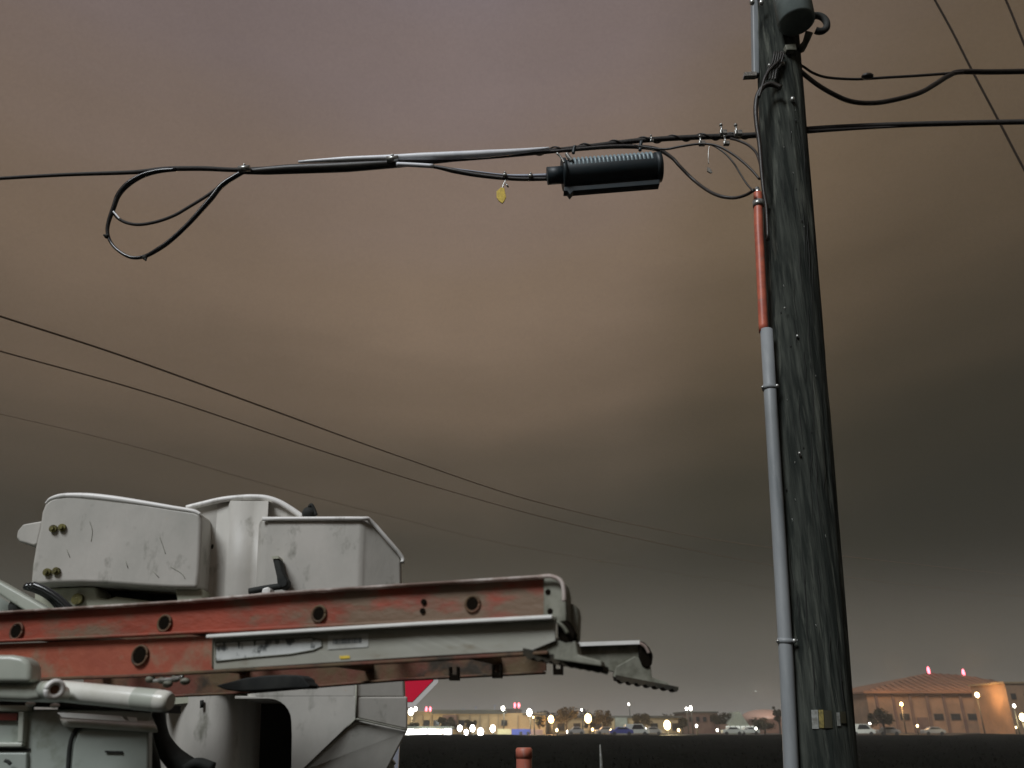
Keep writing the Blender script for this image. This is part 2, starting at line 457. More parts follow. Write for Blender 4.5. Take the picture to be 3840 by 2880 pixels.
# galvanised gear at the top of the frame
b = MB()
can_b = P(2988, 88, Yp - .27); rc = M(134, 100, Yp - .27) / 2
b.tube([can_b, can_b + Vector((0, 0, .015)), can_b + Vector((0, 0, 1.0))], [rc * .86, rc, rc], 28, spline=False)
can = b.build('metal_can', m_galvcan, root)
b = MB()
q = can_b + Vector((rc * 1.0, 0, .0))
ring = [q + Vector((.01 + .060 * math.cos(a) + .015, 0, .0 + .075 * math.sin(a))) for a in [R(t) for t in range(-120, 175, 20)]]
b.tube(ring, .024, 8); b.build('lifting_ring', m_black, can)
b = MB()
q = P(3035, 120, Yp - .2)
b.tube([q, P(3020, 160, Yp - .15), P(3003, 185, Yp - .08)], [.028, .022, .03], 8)
b.build('support_arm', m_galv, root)
b = MB(); b.prism(pp([(2944, 167), (2985, 163), (2988, 186), (2950, 186)], Yp - .19), .05)
b.build('bracket', m_galv, root, bevel=.004)
b = MB(); b.prism(pp([(2818, -200), (2846, -200), (2850, 275), (2826, 275)], Yp - .02), .06)
b.build('left_channel', m_conduit, root, bevel=.012, seg=3)
b = MB(); b.prism(pp([(2791, 270), (2838, 268), (2838, 282), (2791, 284)], Yp - .03), .04)
b.build('step_bolt', m_clip, root)
for x_, y_, s_ in ((2855, 10, .018), (2932, 200, .012), (2920, 250, .014), (2936, 238, .014), (2885, 245, .012), (2972, 372, .016), (2820, 8, .02), (2943, 1155, .006), (2990, 1260, .008), (2998, 1700, .008)):
    c = P(x_, y_, Yp - pole_r(5) - .01)
    MB().ball(c, (s_, s_, s_ * 1.4), 8, 5).build('bolt', m_clip, root)
# hanging wrap of wires on the pole head
b = MB()
for k in range(5):
    b.tube(pp([(2905 + 9 * k, 195), (2897 + 7 * k, 235 + 3 * k), (2880 + 8 * k, 262), (2866 + 10 * k, 300)], Yp - .19), .006, 6)
b.build('wire_wrap', m_cable, root)
# drying cracks, staples and gaff holes on the camera side of the shaft
rq = random.Random(5)
def on_pole(px, py, out=0.0):
    z = P(px, py, Yp - .15).z; c = pole_at(z); r = pole_r(z) + out; best = None
    for i in range(30, 371):
        t = math.pi + math.pi * i / 400
        q = c + Vector((r * math.cos(t), r * math.sin(t), 0)); d_ = abs(ray(px, py).x / ray(px, py).y - q.x / q.y)
        if best is None or d_ < best[0]: best = (d_, q)
    return best[1]
for _ in range(34):
    py = rq.uniform(380, 2500); t = (py - 300) / 2580
    x0 = 2880 + 90 * t; x1 = 2995 + 195 * t; px = rq.uniform(x0, x1); L_ = rq.uniform(60, 340)
    b = MB(); w_ = rq.uniform(.0012, .0032)
    lst = [(px + t2 * L_ * .07 + rq.uniform(-4, 4), py + t2 * L_) for t2 in (0, .25, .5, .75, 1)]
    b.tube([on_pole(a, c_, .0015) for a, c_ in lst], [w_ * .3, w_, w_ * 1.2, w_ * .8, w_ * .2], 5, sub=3)
    b.build('drying_crack', m_dark, root)
for _ in range(26):
    py = rq.uniform(300, 2600); t = (py - 300) / 2580
    px = rq.uniform(2890 + 90 * t, 2990 + 190 * t); q = on_pole(px, py, .002)
    if rq.random() < .6:
        MB().tube([q, q + Vector((rq.uniform(-.004, .004), 0, rq.uniform(-.016, -.008)))], .0016, 5, spline=False).build('staple', m_clip, root)
    else:
        MB().ball(q, (.005, .003, .009), 7, 5).build('gaff_hole', m_dark, root)
# striped marker plates wrapped round the pole
def wrap_plate(px0, px1, py0, py1, m_, nm):
    z0, z1 = P((px0 + px1) / 2, py1, Yp - .15).z, P((px0 + px1) / 2, py0, Yp - .15).z
    def ang(px):
        zc = (z0 + z1) / 2; c = pole_at(zc); r = pole_r(zc) + .005
        lo, hi = math.pi, 2 * math.pi
        best = min((abs(ray(px, (py0 + py1) / 2).x / ray(px, (py0 + py1) / 2).y - (c.x + r * math.cos(t)) / (c.y + r * math.sin(t))), t)
                   for t in [lo + (hi - lo) * i / 400 for i in range(30, 371)])
        return best[1]
    a0, a1 = ang(px0), ang(px1)
    vs = []
    for z in (z0, z1):
        c = pole_at(z)
        for rr in (pole_r(z) + .003, pole_r(z) + .006):
            for i in range(7):
                a = a0 + (a1 - a0) * i / 6
                vs.append(c + Vector((rr * math.cos(a), rr * math.sin(a), 0)))
    fs = []
    for i in range(6):
        fs += [(i + 7, i + 8, i + 22, i + 21), (i, i + 14, i + 15, i + 1), (i, i + 1, i + 8, i + 7), (i + 14, i + 21, i + 22, i + 15)]
    fs += [(0, 7, 21, 14), (6, 20, 27, 13)]
    return MB().add(vs, fs).build(nm, m_, root)
wrap_plate(3044, 3069, 2662, 2733, m_refw, 'marker_plate')
wrap_plate(3071, 3089, 2662, 2730, m_refy, 'marker_plate')
wrap_plate(3091, 3120, 2664, 2730, m_refo, 'marker_plate')
wrap_plate(3139, 3150, 2672, 2722, m_refw, 'marker_plate')
wrap_plate(3153, 3172, 2668, 2712, m_refo, 'marker_plate')

# ================================================================ CABLES AT THE POLE
def cable(name, pts, Y0, Y1, w, m_, label, cat='cable', group=None, sub=6):
    n = len(pts)
    ps, rs = [], []
    for i, (a, b_) in enumerate(pts):
        yy = Y0 + (Y1 - Y0) * i / (n - 1)
        ps.append(P(a, b_, yy))
        ww = w if not isinstance(w, (list, tuple)) else w[0] + (w[1] - w[0]) * i / (n - 1)
        rs.append(M(ww, b_, yy) / 2)
    o = MB().tube(ps, rs, 9, sub=sub).build(name, m_)
    return tag(o, label, cat, group)

def Ys(px):                       # distance of the main strand as it runs from left to right
    return 5.0 + (4.5 - 5.0) * (px / 2830)
def along(pts, off=0): return [P(a, b_, Ys(a) + off) for a, b_ in pts]
def rads(pts, w): return [M(w, b_, Ys(a)) / 2 for a, b_ in pts]

strand = [(-300, 690), (0, 669), (250, 655), (500, 646), (620, 634), (760, 632), (900, 637), (1100, 628), (1300, 618), (1500, 606), (1750, 590), (2000, 572), (2200, 550), (2400, 527), (2600, 515), (2760, 510), (2860, 505)]
ps = along(strand) + [P(2940, 495, 4.55), P(3030, 484, 4.50), P(3200, 474, 4.45), P(3420, 466, 4.4), P(3840, 457, 4.3), P(4200, 452, 4.2)]
rs = [M(w, 500, 4.6) / 2 for w in (14, 14, 15, 17, 20, 20, 18, 20, 20, 18, 16, 16, 18, 20, 20, 22, 22)] + [M(20, 500, 4.4) / 2] * 6
o = MB().tube(ps, rs, 10).build('strand', m_strand); tag(o, 'thick dark main strand crossing the whole sky and passing the pole', 'cable')
# wire lashed around the strand near the pole (a twist seen against the sky)
b = MB()
tw = []
for i in range(140):
    t = i / 139; px = 1930 + t * 880
    k = t * 16
    i0 = min(range(len(strand) - 1), key=lambda q: abs((strand[q][0] + strand[q + 1][0]) / 2 - px))
    (x0, y0), (x1, y1) = strand[i0], strand[i0 + 1]
    py = y0 + (y1 - y0) * (px - x0) / (x1 - x0)
    c = P(px, py, Ys(px)); rr = .024
    tw.append(c + Vector((0, math.cos(k * 6.283 / 2) * rr, math.sin(k * 6.283 / 2) * rr)))
b.tube(tw, .006, 6, spline=False)
o = b.build('lashing_wire', m_cable); tag(o, 'thin wire wound round the strand above the splice case', 'wire')
# second cable lashed under the strand
lash = [(905, 645), (1000, 640), (1100, 634), (1300, 626), (1500, 612), (1700, 600), (1900, 585), (2050, 571), (2200, 557), (2300, 550), (2400, 551), (2470, 562), (2520, 592), (2547, 621), (2601, 675), (2655, 715), (2702, 736), (2753, 742), (2797, 731), (2829, 712)]
ps = along(lash, -.04)
for i in range(1, 6): ps[-i] = P(*lash[-i], Ys(2830) - (.42 - .06 * i if i < 5 else .1))
o = MB().tube(ps, [M(w, 600, 4.7) / 2 for w in (18, 32, 38, 40, 34, 14, 13, 13, 15, 17, 17, 16, 13, 12, 12, 12, 12, 11, 11, 11)], 10).build('drop_cable', m_cable)
tag(o, 'dark cable under the strand sweeping in a loop down to the orange duct', 'cable')
# bright sleeve over the middle of the run
sl = [(1120, 607), (1300, 597), (1480, 591), (1580, 587), (1700, 583), (1830, 576), (1950, 567), (2060, 555)]
ps = along(sl, -.07)
o = MB().tube(ps, [M(w, 590, 4.7) / 2 for w in (10, 20, 24, 28, 30, 28, 20, 9)], 16).build('armour_sleeve', m_sleeve_glint)
tag(o, 'long bright sleeve along the top of the middle of the strand', 'cable sleeve')
o = MB().tube(along([(1488, 616), (1540, 618), (1625, 623)], -.09), M(17, 610, 4.7) / 2, 10).build('cable_sleeve', m_sleeve_glint)
tag(o, 'short bright sleeve where the lower cable leaves the strand', 'cable sleeve')
# lower branch into the splice
br = [(1430, 608), (1500, 616), (1625, 625), (1700, 640), (1780, 655), (1880, 667), (1960, 672), (2060, 671)]
o = MB().tube(along(br, -.06), [M(w, 640, 4.7) / 2 for w in (10, 14, 14, 20, 18, 16, 15, 15)], 10).build('branch_cable', m_cable)
tag(o, 'dark cable dipping from the strand into the left end of the splice case', 'cable')
br2 = [(1640, 624), (1760, 640), (1880, 655), (1960, 660), (2060, 658)]
o = MB().tube(along(br2, -.06), [M(w, 640, 4.7) / 2 for w in (5, 6, 7, 14, 16)], 8).build('ground_wire', m_post)
tag(o, 'thin pale wire running above the branch cable to the splice case', 'wire')
for (x_, y_, l_, nm) in ((1893, 657, 'small zinc clip on the branch cable above the yellow tag', 0), (1990, 660, 'small bright clip just left of the splice case neck', 0),
                         (916, 632, 'bright clamp where the cable loop leaves the strand', 1), (1472, 596, 'clamp band round the strand at the left end of the lower sleeve', 1)):
    c = P(x_, y_, Ys(x_) - .09)
    d = (P(x_ + 10, y_ - 1, Ys(x_)) - P(x_, y_, Ys(x_))).normalized()
    w_ = M(24 if nm else 16, y_, 4.7) / 2
    b = MB().tube([c - d * w_ * (1 + nm * .8), c + d * w_ * (1 + nm * .8)], w_, 10, spline=False).ball(c + Vector((0, -.01, w_)), w_ * .5)
    tag(b.build('cable_clip', m_clip), l_, 'clip')
# snowshoe loop at the left
outer = [(930, 637), (905, 648), (833, 694), (788, 749), (707, 839), (639, 902), (594, 934), (544, 961), (494, 966), (449, 944), (417, 911), (403, 871), (408, 830), (427, 776), (445, 730), (481, 690), (535, 658), (594, 642), (660, 636)]
o = MB().tube(along(outer, -.05), [M(w, 750, 4.9) / 2 for w in (20, 18, 20, 20, 17, 17, 17, 14, 12, 11, 11, 13, 15, 18, 20, 22, 20, 18, 14)], 10).build('cable_loop', m_cable_b)
tag(o, 'large teardrop loop of black slack cable hanging from the strand', 'cable')
inner = [(422, 785), (432, 806), (449, 823), (481, 837), (526, 842), (589, 831), (653, 808), (707, 777), (775, 735), (830, 695)]
o = MB().tube(along(inner, -.03), M(12, 750, 4.9) / 2, 9).build('cable_loop', m_strand)
tag(o, 'thinner inner cable curving inside the big teardrop loop', 'cable')
for (x_, y_, d_, l_) in ((400, 886, (-12, -5), 'loose cable tie tail on the left side of the teardrop loop'), (543, 966, (4, 10), 'cable tie knot at the bottom of the teardrop loop')):
    b = MB().tube([P(x_, y_, Ys(x_) - .06), P(x_ + d_[0], y_ + d_[1], Ys(x_) - .08)], .007, 6, spline=False).ball(P(x_, y_, Ys(x_) - .06), .018)
    tag(b.build('cable_tie', m_black), l_, 'cable tie')
tag(MB().tube(along([(425, 793), (436, 806), (449, 821)], -.07), .006, 8).build('metal_band', m_sleeve_glint), 'tiny bright metal band where inner and outer loop cables meet', 'clip')

# splice case
Yk = 4.45
ax0, ax1 = P(2112, 655, Yk), P(2474, 627, Yk)
ad = (ax1 - ax0).normalized(); side_ = ad.cross(Vector((0, 0, 1))).normalized(); upv = side_.cross(ad)
sroot = empty('splice_case', (ax0 + ax1) / 2, 'black ribbed splice case hanging from the strand left of the pole', 'splice case')
Lk = (ax1 - ax0).length; Rk = M(106, 640, Yk) / 2
toward_cam = Vector((0, -1, 0)); toward_cam = (toward_cam - ad * toward_cam.dot(ad)).normalized()
upv = toward_cam.cross(ad); upv = upv if upv.z > 0 else -upv
def ring_pts(c, r, n=28, squ=1.0):
    return [c + side_ * math.cos(2 * math.pi * k / n) * r + upv * math.sin(2 * math.pi * k / n) * r * squ for k in range(n)]
b = MB().tube([ax0, ax0 + ad * .03, ax1 - ad * .02, ax1], [Rk * .9, Rk, Rk, Rk * .95], 32, spline=False)
b.build('body', m_splice, sroot)
b = MB().tube([P(2052, 660, Yk), P(2118, 655, Yk)], M(66, 650, Yk) / 2, 20, spline=False); b.build('neck', m_splice, sroot)
b = MB().tube([ax1 - ad * .035, ax1 + ad * .004], Rk * 1.06, 28, spline=False); b.build('end_collar', m_splice, sroot)
b = MB().tube([ax0 - ad * .006, ax0 + ad * .02], Rk * 1.16, 28, spline=False); b.build('end_collar', m_splice, sroot)
for k in range(21):
    c = ax0 + ad * (.055 + (Lk - .12) * k / 20)
    vs = []
    for dx_, rr in ((-.0085, Rk * 1.0), (-.004, Rk * 1.12), (.004, Rk * 1.12), (.0085, Rk * 1.0)):
        for i in range(17):
            a_ = R(22) + R(176) * i / 16
            r2_ = Rk + (rr - Rk) * min(1, 3.2 * math.sin(math.pi * i / 16))
            vs.append(c + ad * dx_ + toward_cam * math.cos(a_ - R(20)) * r2_ + upv * math.sin(a_ - R(20)) * r2_)
    fs = [(j * 17 + i, j * 17 + i + 1, (j + 1) * 17 + i + 1, (j + 1) * 17 + i) for j in range(3) for i in range(16)]
    MB().add(vs, fs, True).build('rib', m_rib, sroot)
b = MB().prism(pp([(2116, 700), (2210, 694), (2474, 672), (2474, 690), (2150, 716), (2138, 730), (2128, 716), (2114, 716)], Yk - .03), .06)
b.build('lower_flange', m_splice, sroot, bevel=.004)
b = MB().tube(pp([(2088, 574), (2104, 590), (2116, 612)], Yk - .11), .008, 8).tube(pp([(2125, 577), (2133, 590), (2145, 604)], Yk - .1), .015, 8)
b.build('latch_bolt', m_clip, sroot)
MB().tube(pp([(2150, 575), (2152, 560), (2156, 548)], Yk), .012, 8).build('hanger', m_splice, sroot)
MB().tube(pp([(2400, 565), (2402, 545), (2406, 530)], Yk), .012, 8).build('hanger', m_splice, sroot)

# yellow tag
troot = empty('cable_tag', P(1885, 700, 4.55), 'small crumpled yellow tag hanging under the branch cable', 'tag')
b = MB().prism(pp([(1862, 716), (1872, 708), (1880, 700), (1892, 706), (1893, 716), (1898, 738), (1892, 752), (1884, 762), (1870, 752), (1862, 738)], 4.55), .012)
b.build('tag_plate', m_yellow, troot, bevel=.003)
b = MB().tube(pp([(1884, 706), (1889, 690), (1896, 676)], 4.56), .004, 6).tube(pp([(1896, 688), (1906, 702)], 4.54), .006, 6, spline=False)
b.build('tag_wire', m_clip, troot)

# cables between the splice and the pole
cable('drop_cable', [(2380, 545), (2450, 556), (2500, 559), (2554, 549), (2619, 540), (2674, 543), (2717, 559), (2771, 595), (2818, 637), (2848, 672)], 4.42, 4.12, 9, m_cable, 'thin cable arching from the clamps down to the top of the orange duct')
cable('drop_cable', [(2640, 538), (2674, 546), (2717, 574), (2750, 610), (2775, 650), (2800, 689), (2826, 719)], 4.40, 4.14, 7, m_cable, 'thinnest cable hanging in the lower arch before the orange duct')
cable('drop_cable', [(2740, 520), (2768, 527), (2807, 545), (2836, 574), (2851, 617), (2858, 660)], 4.42, 4.13, 10, m_cable, 'short cable bending down beside the pole from the strand end')
cable('riser_cable', [(2930, 330), (2893, 316), (2863, 326), (2842, 356), (2834, 407), (2838, 470), (2848, 540), (2856, 640), (2864, 720), (2874, 780), (2880, 900)], 4.09, 4.14, [22, 12], m_cable, 'thick black cable bending off the pole and running down its left edge')
cable('riser_cable', [(2925, 225), (2890, 258), (2870, 288), (2858, 325), (2846, 365)], 4.10, 4.09, 11, m_cable, 'thin black cable crossing the pole head to the left edge')
# clamps near the pole
def clamp(cx, cy, s, label):
    y0 = 4.38
    r_ = empty('strand_clamp', P(cx, cy, y0), label, 'clamp')
    b = MB(); w = M(s, cy, y0)
    c = P(cx, cy, y0)
    b.box(c - Vector((w * .5, w * .35, w * .35)), c + Vector((w * .5, w * .35, w * .35)))
    b.build('jaw', m_clip, r_, bevel=.004)
    b = MB().tube([c + Vector((-w * .2, -.01, -w * .6)), c + Vector((-w * .3, -.02, w * 1.0))], w * .14, 8, spline=False)
    b.ball(c + Vector((-w * .32, -.02, w * 1.05)), w * .26); b.build('bolt', m_clip, r_)
    return r_
clamp(2712, 498, 26, 'tallest zinc clamp on the strand just left of the pole')
clamp(2768, 500, 28, 'zinc clamp on the strand nearest the pole')
clamp(2724, 538, 22, 'small clamp under the strand below the tallest clamp')
clamp(2632, 538, 24, 'bright clamp gripping the thin cable left of the other clamps')
clamp(2445, 527, 14, 'tiny bright clip on the strand above the right end of the splice case')
b = MB().tube(pp([(2660, 545), (2656, 580), (2657, 615)], 4.35), .0025, 5)
b.prism(pp([(2653, 625), (2664, 632), (2672, 646), (2664, 648), (2652, 640)], 4.35), .01)
tag(b.build('hanging_tag', m_clip), 'tiny pale tag dangling on a thread below the clamps', 'tag')

# right of the pole
cable('overhead_cable', [(2985, 235), (3013, 250), (3050, 274), (3105, 291), (3211, 297), (3316, 291), (3422, 285), (3548, 276), (3612, 270)], 4.25, 4.5, [9, 11], m_strand, 'thin upper cable sagging right of the pole with a small lump on it')
cable('overhead_cable', [(2985, 250), (3008, 272), (3063, 316), (3127, 354), (3190, 380), (3262, 387), (3338, 378), (3443, 350), (3506, 316), (3557, 284), (3599, 270), (3717, 270), (3840, 268), (4100, 262)], 4.2, 4.6, [17, 21], m_cable, 'thick cable swooping below and joining the upper cable right of the pole')
tag(MB().ball(P(3253, 286, 4.33), (.045, .03, .022), 10, 6).build('cable_lump', m_cable), 'dark taped lump on the thin cable right of the pole', 'cable joint')
cable('lashed_cable', [(3020, 494), (3100, 489), (3240, 481), (3400, 474), (3600, 470)], 4.45, 4.4, [16, 5], m_strand, 'second dark cable lashed beneath the strand right of the pole')

def far_wire(pts, z, w, label, group, z2=None):
    n = len(pts)
    ps = [PZ(a, b_, z + ((z2 or z) - z) * i / (n - 1)) for i, (a, b_) in enumerate(pts)]
    o = MB().tube(ps, [w * (1 if p[0] < 1500 else .8 if p[0] < 2400 else .5 if p[0] < 3000 else .3) for p in pts], 6, sub=10).build('power_line', m_wire)
    return tag(o, label, 'power line', group)
GW = 'power lines beyond the truck'
far_wire([(-300, 1085), (0, 1185), (470, 1338), (1000, 1530), (1500, 1712), (2000, 1878), (2500, 1992), (2880, 2052), (3400, 2112), (3900, 2165), (4300, 2195)], 9.0, .024, 'uppermost of the three far lines slanting down behind the splice and pole', GW)
far_wire([(-300, 1232), (0, 1316), (600, 1486), (1200, 1688), (1700, 1845), (2200, 1978), (2850, 2112), (3300, 2180), (3900, 2245)], 8.2, .018, 'middle of the three far lines slanting down to the right', GW)
far_wire([(-300, 1478), (0, 1552), (300, 1622), (600, 1700), (900, 1788), (1200, 1870), (1500, 1945), (2000, 2060), (2900, 2210)], 7.4, .006, 'lowest faint far line ending behind the bucket', GW)
GR = 'thin wires crossing the top right corner'
for pts, l in (([(3470, -70), (3506, 0), (3570, 116), (3645, 264), (3734, 432), (3818, 593), (3900, 745)], 'longer thin wire falling steeply across both cables at top right'),
               ([(3740, -70), (3772, 0), (3800, 66), (3827, 133), (3880, 260)], 'shorter thin wire in the extreme top right corner')):
    o = MB().tube([P(a, b_, 9) for a, b_ in pts], M(8, 300, 9) / 2, 6).build('guy_wire', m_guy)
    tag(o, l, 'wire', GR)

# ================================================================ BUCKET TRUCK
tr = empty('bucket_truck', (-1.3, 2.9, 0), 'white bucket truck with stained fibreglass bucket, boom and grey side cabinets', 'truck')

# chassis below the frame that carries everything
b = MB().box((-3.6, 2.35, .62), (-.35, 3.75, .86)); b.build('chassis', m_frame, tr, bevel=.02)
def wheel(cx, cy):
    c = Vector((cx, cy, .46)); b = MB()
    b.tube([c - Vector((0, .14, 0)), c + Vector((0, .14, 0))], .46, 32, spline=False)
    w = b.build('wheel', m_tyre, tr, bevel=.04)
    MB().tube([c - Vector((0, .15, 0)), c + Vector((0, .15, 0))], [.24, .24], 20, spline=False).build('rim', m_whitepaint, w, bevel=.01)
for cx, cy in ((-2.9, 2.25), (-2.9, 3.75), (-.95, 2.25), (-.95, 3.75)): wheel(cx, cy)
b = MB().box((-1.15, 2.5, .86), (-.42, 3.5, 1.35)); b.build('pedestal', m_frame, tr, bevel=.02)

# ---- the bucket: front box with chamfered right face and tucked-in underside
Yb = 2.62
def loop_build(name, rows, m_, parent, bevel=.0, back=.55, closed_top=True):
    "rows: list of rows (top to bottom), each a list of (px,py,Y) left to right; closed to the back"
    vs, fs = [], []
    nrow = len(rows); nc = len(rows[0])
    for row in rows:
        for a, b_, y in row: vs.append(P(a, b_, y))
    nb = len(vs)
    for row in rows:
        for a, b_, y in row:
            q = P(a, b_, y); vs.append(Vector((P(a - 30, b_, Yb + back).x, Yb + back + (y - Yb) * .2, q.z)))
    for j in range(nrow - 1):
        for i in range(nc - 1):
            q = (j * nc + i, (j + 1) * nc + i, (j + 1) * nc + i + 1, j * nc + i + 1)
            fs.append(q); fs.append(tuple(nb + k for k in q[::-1]))
        for i, fl in ((0, 1), (nc - 1, 0)):
            q = (j * nc + i, (j + 1) * nc + i, nb + (j + 1) * nc + i, nb + j * nc + i)
            fs.append(q[::-1] if fl else q)
    for i in range(nc - 1):
        fs.append((i, i + 1, nb + i + 1, nb + i))
        k = (nrow - 1) * nc
        fs.append((k + i, nb + k + i, nb + k + i + 1, k + i + 1))
    b = MB().add(vs, fs)
    return b.build(name, m_, parent, bevel=bevel, seg=3)
bucket_rows = [
    [(975, 1946, Yb + .012), (1010, 1943, Yb), (1360, 1943, Yb), (1384, 1950, Yb + .015), (1506, 2087, Yb + .07)],
    [(968, 2100, Yb + .012), (1000, 2100, Yb), (1352, 2100, Yb), (1376, 2105, Yb + .015), (1507, 2160, Yb + .07)],
    [(955, 2380, Yb + .012), (990, 2380, Yb), (1346, 2380, Yb), (1368, 2380, Yb + .015), (1512, 2380, Yb + .07)],
    [(930, 2622, Yb + .012), (960, 2622, Yb), (1335, 2622, Yb), (1352, 2622, Yb + .01), (1522, 2622, Yb + .07)],
]
bk = loop_build('bucket', bucket_rows, m_fiber, tr, bevel=.012)
# rim of the bucket
rim = pp([(985, 1946), (1180, 1945), (1355, 1945)], Yb - .006) + [P(1388, 1952, Yb + .01), P(1450, 2020, Yb + .035), P(1507, 2088, Yb + .065), P(1508, 2110, Yb + .065)]
MB().tube(rim, M(16, 1950, Yb) / 2, 8, sub=3).build('rim', m_lip, bk)
# lower body with the step opening
arc = [(1008 + 84 * math.sin(t), 2705 - 84 * math.cos(t)) for t in [R(a) for a in range(0, 91, 15)]]
# plate: strip over the opening and panel right of it
o1 = [(880, 2610), (1334, 2610), (1334, 2694), (1140, 2880), (1085, 2960), (1080, 2960)] + [(1092, 2880), (1094, 2760)] + arc[::-1] + [(880, 2621)]
MB().prism([P(a, b_, Yb + .001 - .0002 * 0) for a, b_ in o1], .05).build('step_surround', m_fiber, tr, bevel=.006)
MB().add([P(1336, 2612, Yb + .004), P(1528, 2612, Yb + .07), P(1528, 2736, Yb + .07), P(1336, 2694, Yb + .004), P(1336, 2612, Yb + .34), P(1528, 2612, Yb + .36), P(1528, 2736, Yb + .36), P(1336, 2694, Yb + .34)],
         [(0, 3, 2, 1), (4, 5, 6, 7), (0, 1, 5, 4), (3, 7, 6, 2), (1, 2, 6, 5), (0, 4, 7, 3)]).build('lower_side', m_fiber, tr, bevel=.006)
MB().add([P(1334, 2697, Yb + .004), P(1528, 2739, Yb + .07), P(1450, 2890, Yb + .06), P(1402, 2990, Yb + .06), P(1050, 2990, Yb + .03), P(1140, 2881, Yb + .02),
          P(1334, 2697, Yb + .3), P(1528, 2739, Yb + .46), P(1450, 2890, Yb + .5), P(1402, 2990, Yb + .5), P(1050, 2990, Yb + .3), P(1140, 2881, Yb + .3)],
         [(0, 5, 4, 3, 2, 1), (6, 7, 8, 9, 10, 11), (0, 1, 7, 6), (1, 2, 8, 7), (2, 3, 9, 8), (3, 4, 10, 9), (4, 5, 11, 10), (5, 0, 6, 11)]).build('underside', m_fiber, tr, bevel=.006)
for ln in ([(1336, 2560, .0), (1335, 2694, .0)], [(1335, 2694, .0), (1140, 2880, .03), (1090, 2930, .04)], [(1335, 2695, .0), (1430, 2716, .03), (1528, 2738, .065)]):
    MB().tube([P(a, b_, Yb + c_) for a, b_, c_ in ln], .003, 6).build('mould_line', m_grime, tr)
# rounded column left of the opening (curls into the dark step well)
cols = [(600, 2.98), (640, 2.86), (680, 2.78), (730, 2.725), (790, 2.70), (850, 2.715), (890, 2.76), (925, 2.85), (950, 2.98), (965, 3.15)]
vs, fs = [], []
for py in (2500, 2700, 2990):
    for px, y in cols:
        s_ = 1920 - (1920 - px) * ((py + 5345) / (2600 + 5345)) if 0 else px + (2600 - py) * .03
        vs.append(P(s_, py, y))
for j in range(2):
    for i in range(len(cols) - 1):
        q = j * len(cols) + i
        fs.append((q, q + len(cols), q + len(cols) + 1, q + 1))
nc0 = len(vs)
vs += [v_ + Vector((0, .05, 0)) for v_ in vs]
fs += [tuple(nc0 + k for k in f_[::-1]) for f_ in fs]
MB().add(vs, fs, True).build('curved_column', m_fiber, tr)
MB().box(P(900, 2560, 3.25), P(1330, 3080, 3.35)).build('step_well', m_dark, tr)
MB().tube(pp([(757, 2626), (757, 2654)], 2.700), M(14, 2640, 2.7) / 2, 10, spline=False).build('drain_hole', m_dark, tr)

# ---- arched shell between cover and bucket
arch = [(700, 1905), (760, 1890), (830, 1874), (900, 1866), (950, 1864), (1000, 1868), (1050, 1885), (1100, 1915), (1135, 1940), (1150, 1960), (1150, 2300), (1100, 2560), (700, 2560)]
MB().prism(pp(arch, Yb + .075), .5).build('arched_shell', m_fiber, tr, bevel=.01)
MB().tube(pp(arch[:9], Yb + .062), M(22, 1880, Yb) / 2, 10).build('arched_lip', m_lip, tr)
# upright fillet column in front of the arched shell
cols = [(745, Yb + .085), (775, Yb + .078), (840, Yb + .070), (852, Yb + .045), (900, Yb + .042), (935, Yb + .05), (955, Yb + .058), (990, Yb + .025)]
vs, fs = [], []
for py, dx in ((1872, 17), (2150, 2), (2585, -20)):
    for k, (px, y) in enumerate(cols): vs.append(P(px + dx, py + (6 if py < 1950 else 0), y))
for j in range(2):
    for i in range(len(cols) - 1):
        q = j * len(cols) + i
        fs.append((q, q + len(cols), q + len(cols) + 1, q + 1))
fs2 = list(fs); n0 = len(vs)
vs += [v_ + Vector((0, .08, 0)) for v_ in vs[:n0]]
fs += [tuple(n0 + k for k in f_[::-1]) for f_ in fs2]
fs += [(i, i + 1, n0 + i + 1, n0 + i) for i in range(len(cols) - 1)]
MB().add(vs, fs, True).build('corner_post', m_fiber, tr)
MB().ball(P(800, 2052, Yb + .085), (.010, .012, .017), 10, 6).build('plug', m_dark, tr)

# ---- left cover with rounded top and two pairs of bolts
Yl = 2.60
cov = [(112, 2196), (118, 2120), (132, 2040), (146, 1980), (154, 1920), (166, 1890), (186, 1871), (215, 1860), (262, 1856), (330, 1858), (430, 1870), (540, 1886), (650, 1904), (730, 1916), (753, 1926),
       (755, 1960), (752, 2050), (746, 2150), (740, 2206), (640, 2205), (520, 2198), (400, 2189), (300, 2186), (200, 2188)]
cv = MB().prism(pp(cov, Yl), .45).build('control_cover', m_fiber, tr, bevel=.013, seg=4)
MB().tube(pp([(170, 1888), (190, 1871), (225, 1861), (270, 1858), (340, 1861), (430, 1871), (540, 1887), (650, 1905), (725, 1917), (752, 1929)], Yl + .004), [M(w, 1880, Yl) / 2 for w in (6, 14, 20, 20, 24, 24, 20, 18, 16, 12)], 10).build('cover_lip', m_lip, cv)
for x_, y_ in ((203, 1984), (236, 1980), (180, 2147), (214, 2143)):
    c = P(x_, y_, Yl)
    MB().tube([c + Vector((0, -.010, 0)), c + Vector((0, .004, 0))], .0125, 12, spline=False).tube([c + Vector((0, -.017, 0)), c + Vector((0, -.009, 0))], .007, 6, spline=False).build('bolt', m_bolt, cv)
for l_ in ([(598, 2012), (612, 2050), (620, 2076)], [(574, 2142), (596, 2166)], [(640, 2126), (680, 2150), (694, 2170)], [(336, 1955), (346, 1990), (342, 2030)], [(470, 2100), (480, 2130)], [(250, 2060), (262, 2090)]):
    MB().tube(pp(l_, Yl - .0005), .0011, 5).build('scratch', m_grime, cv)
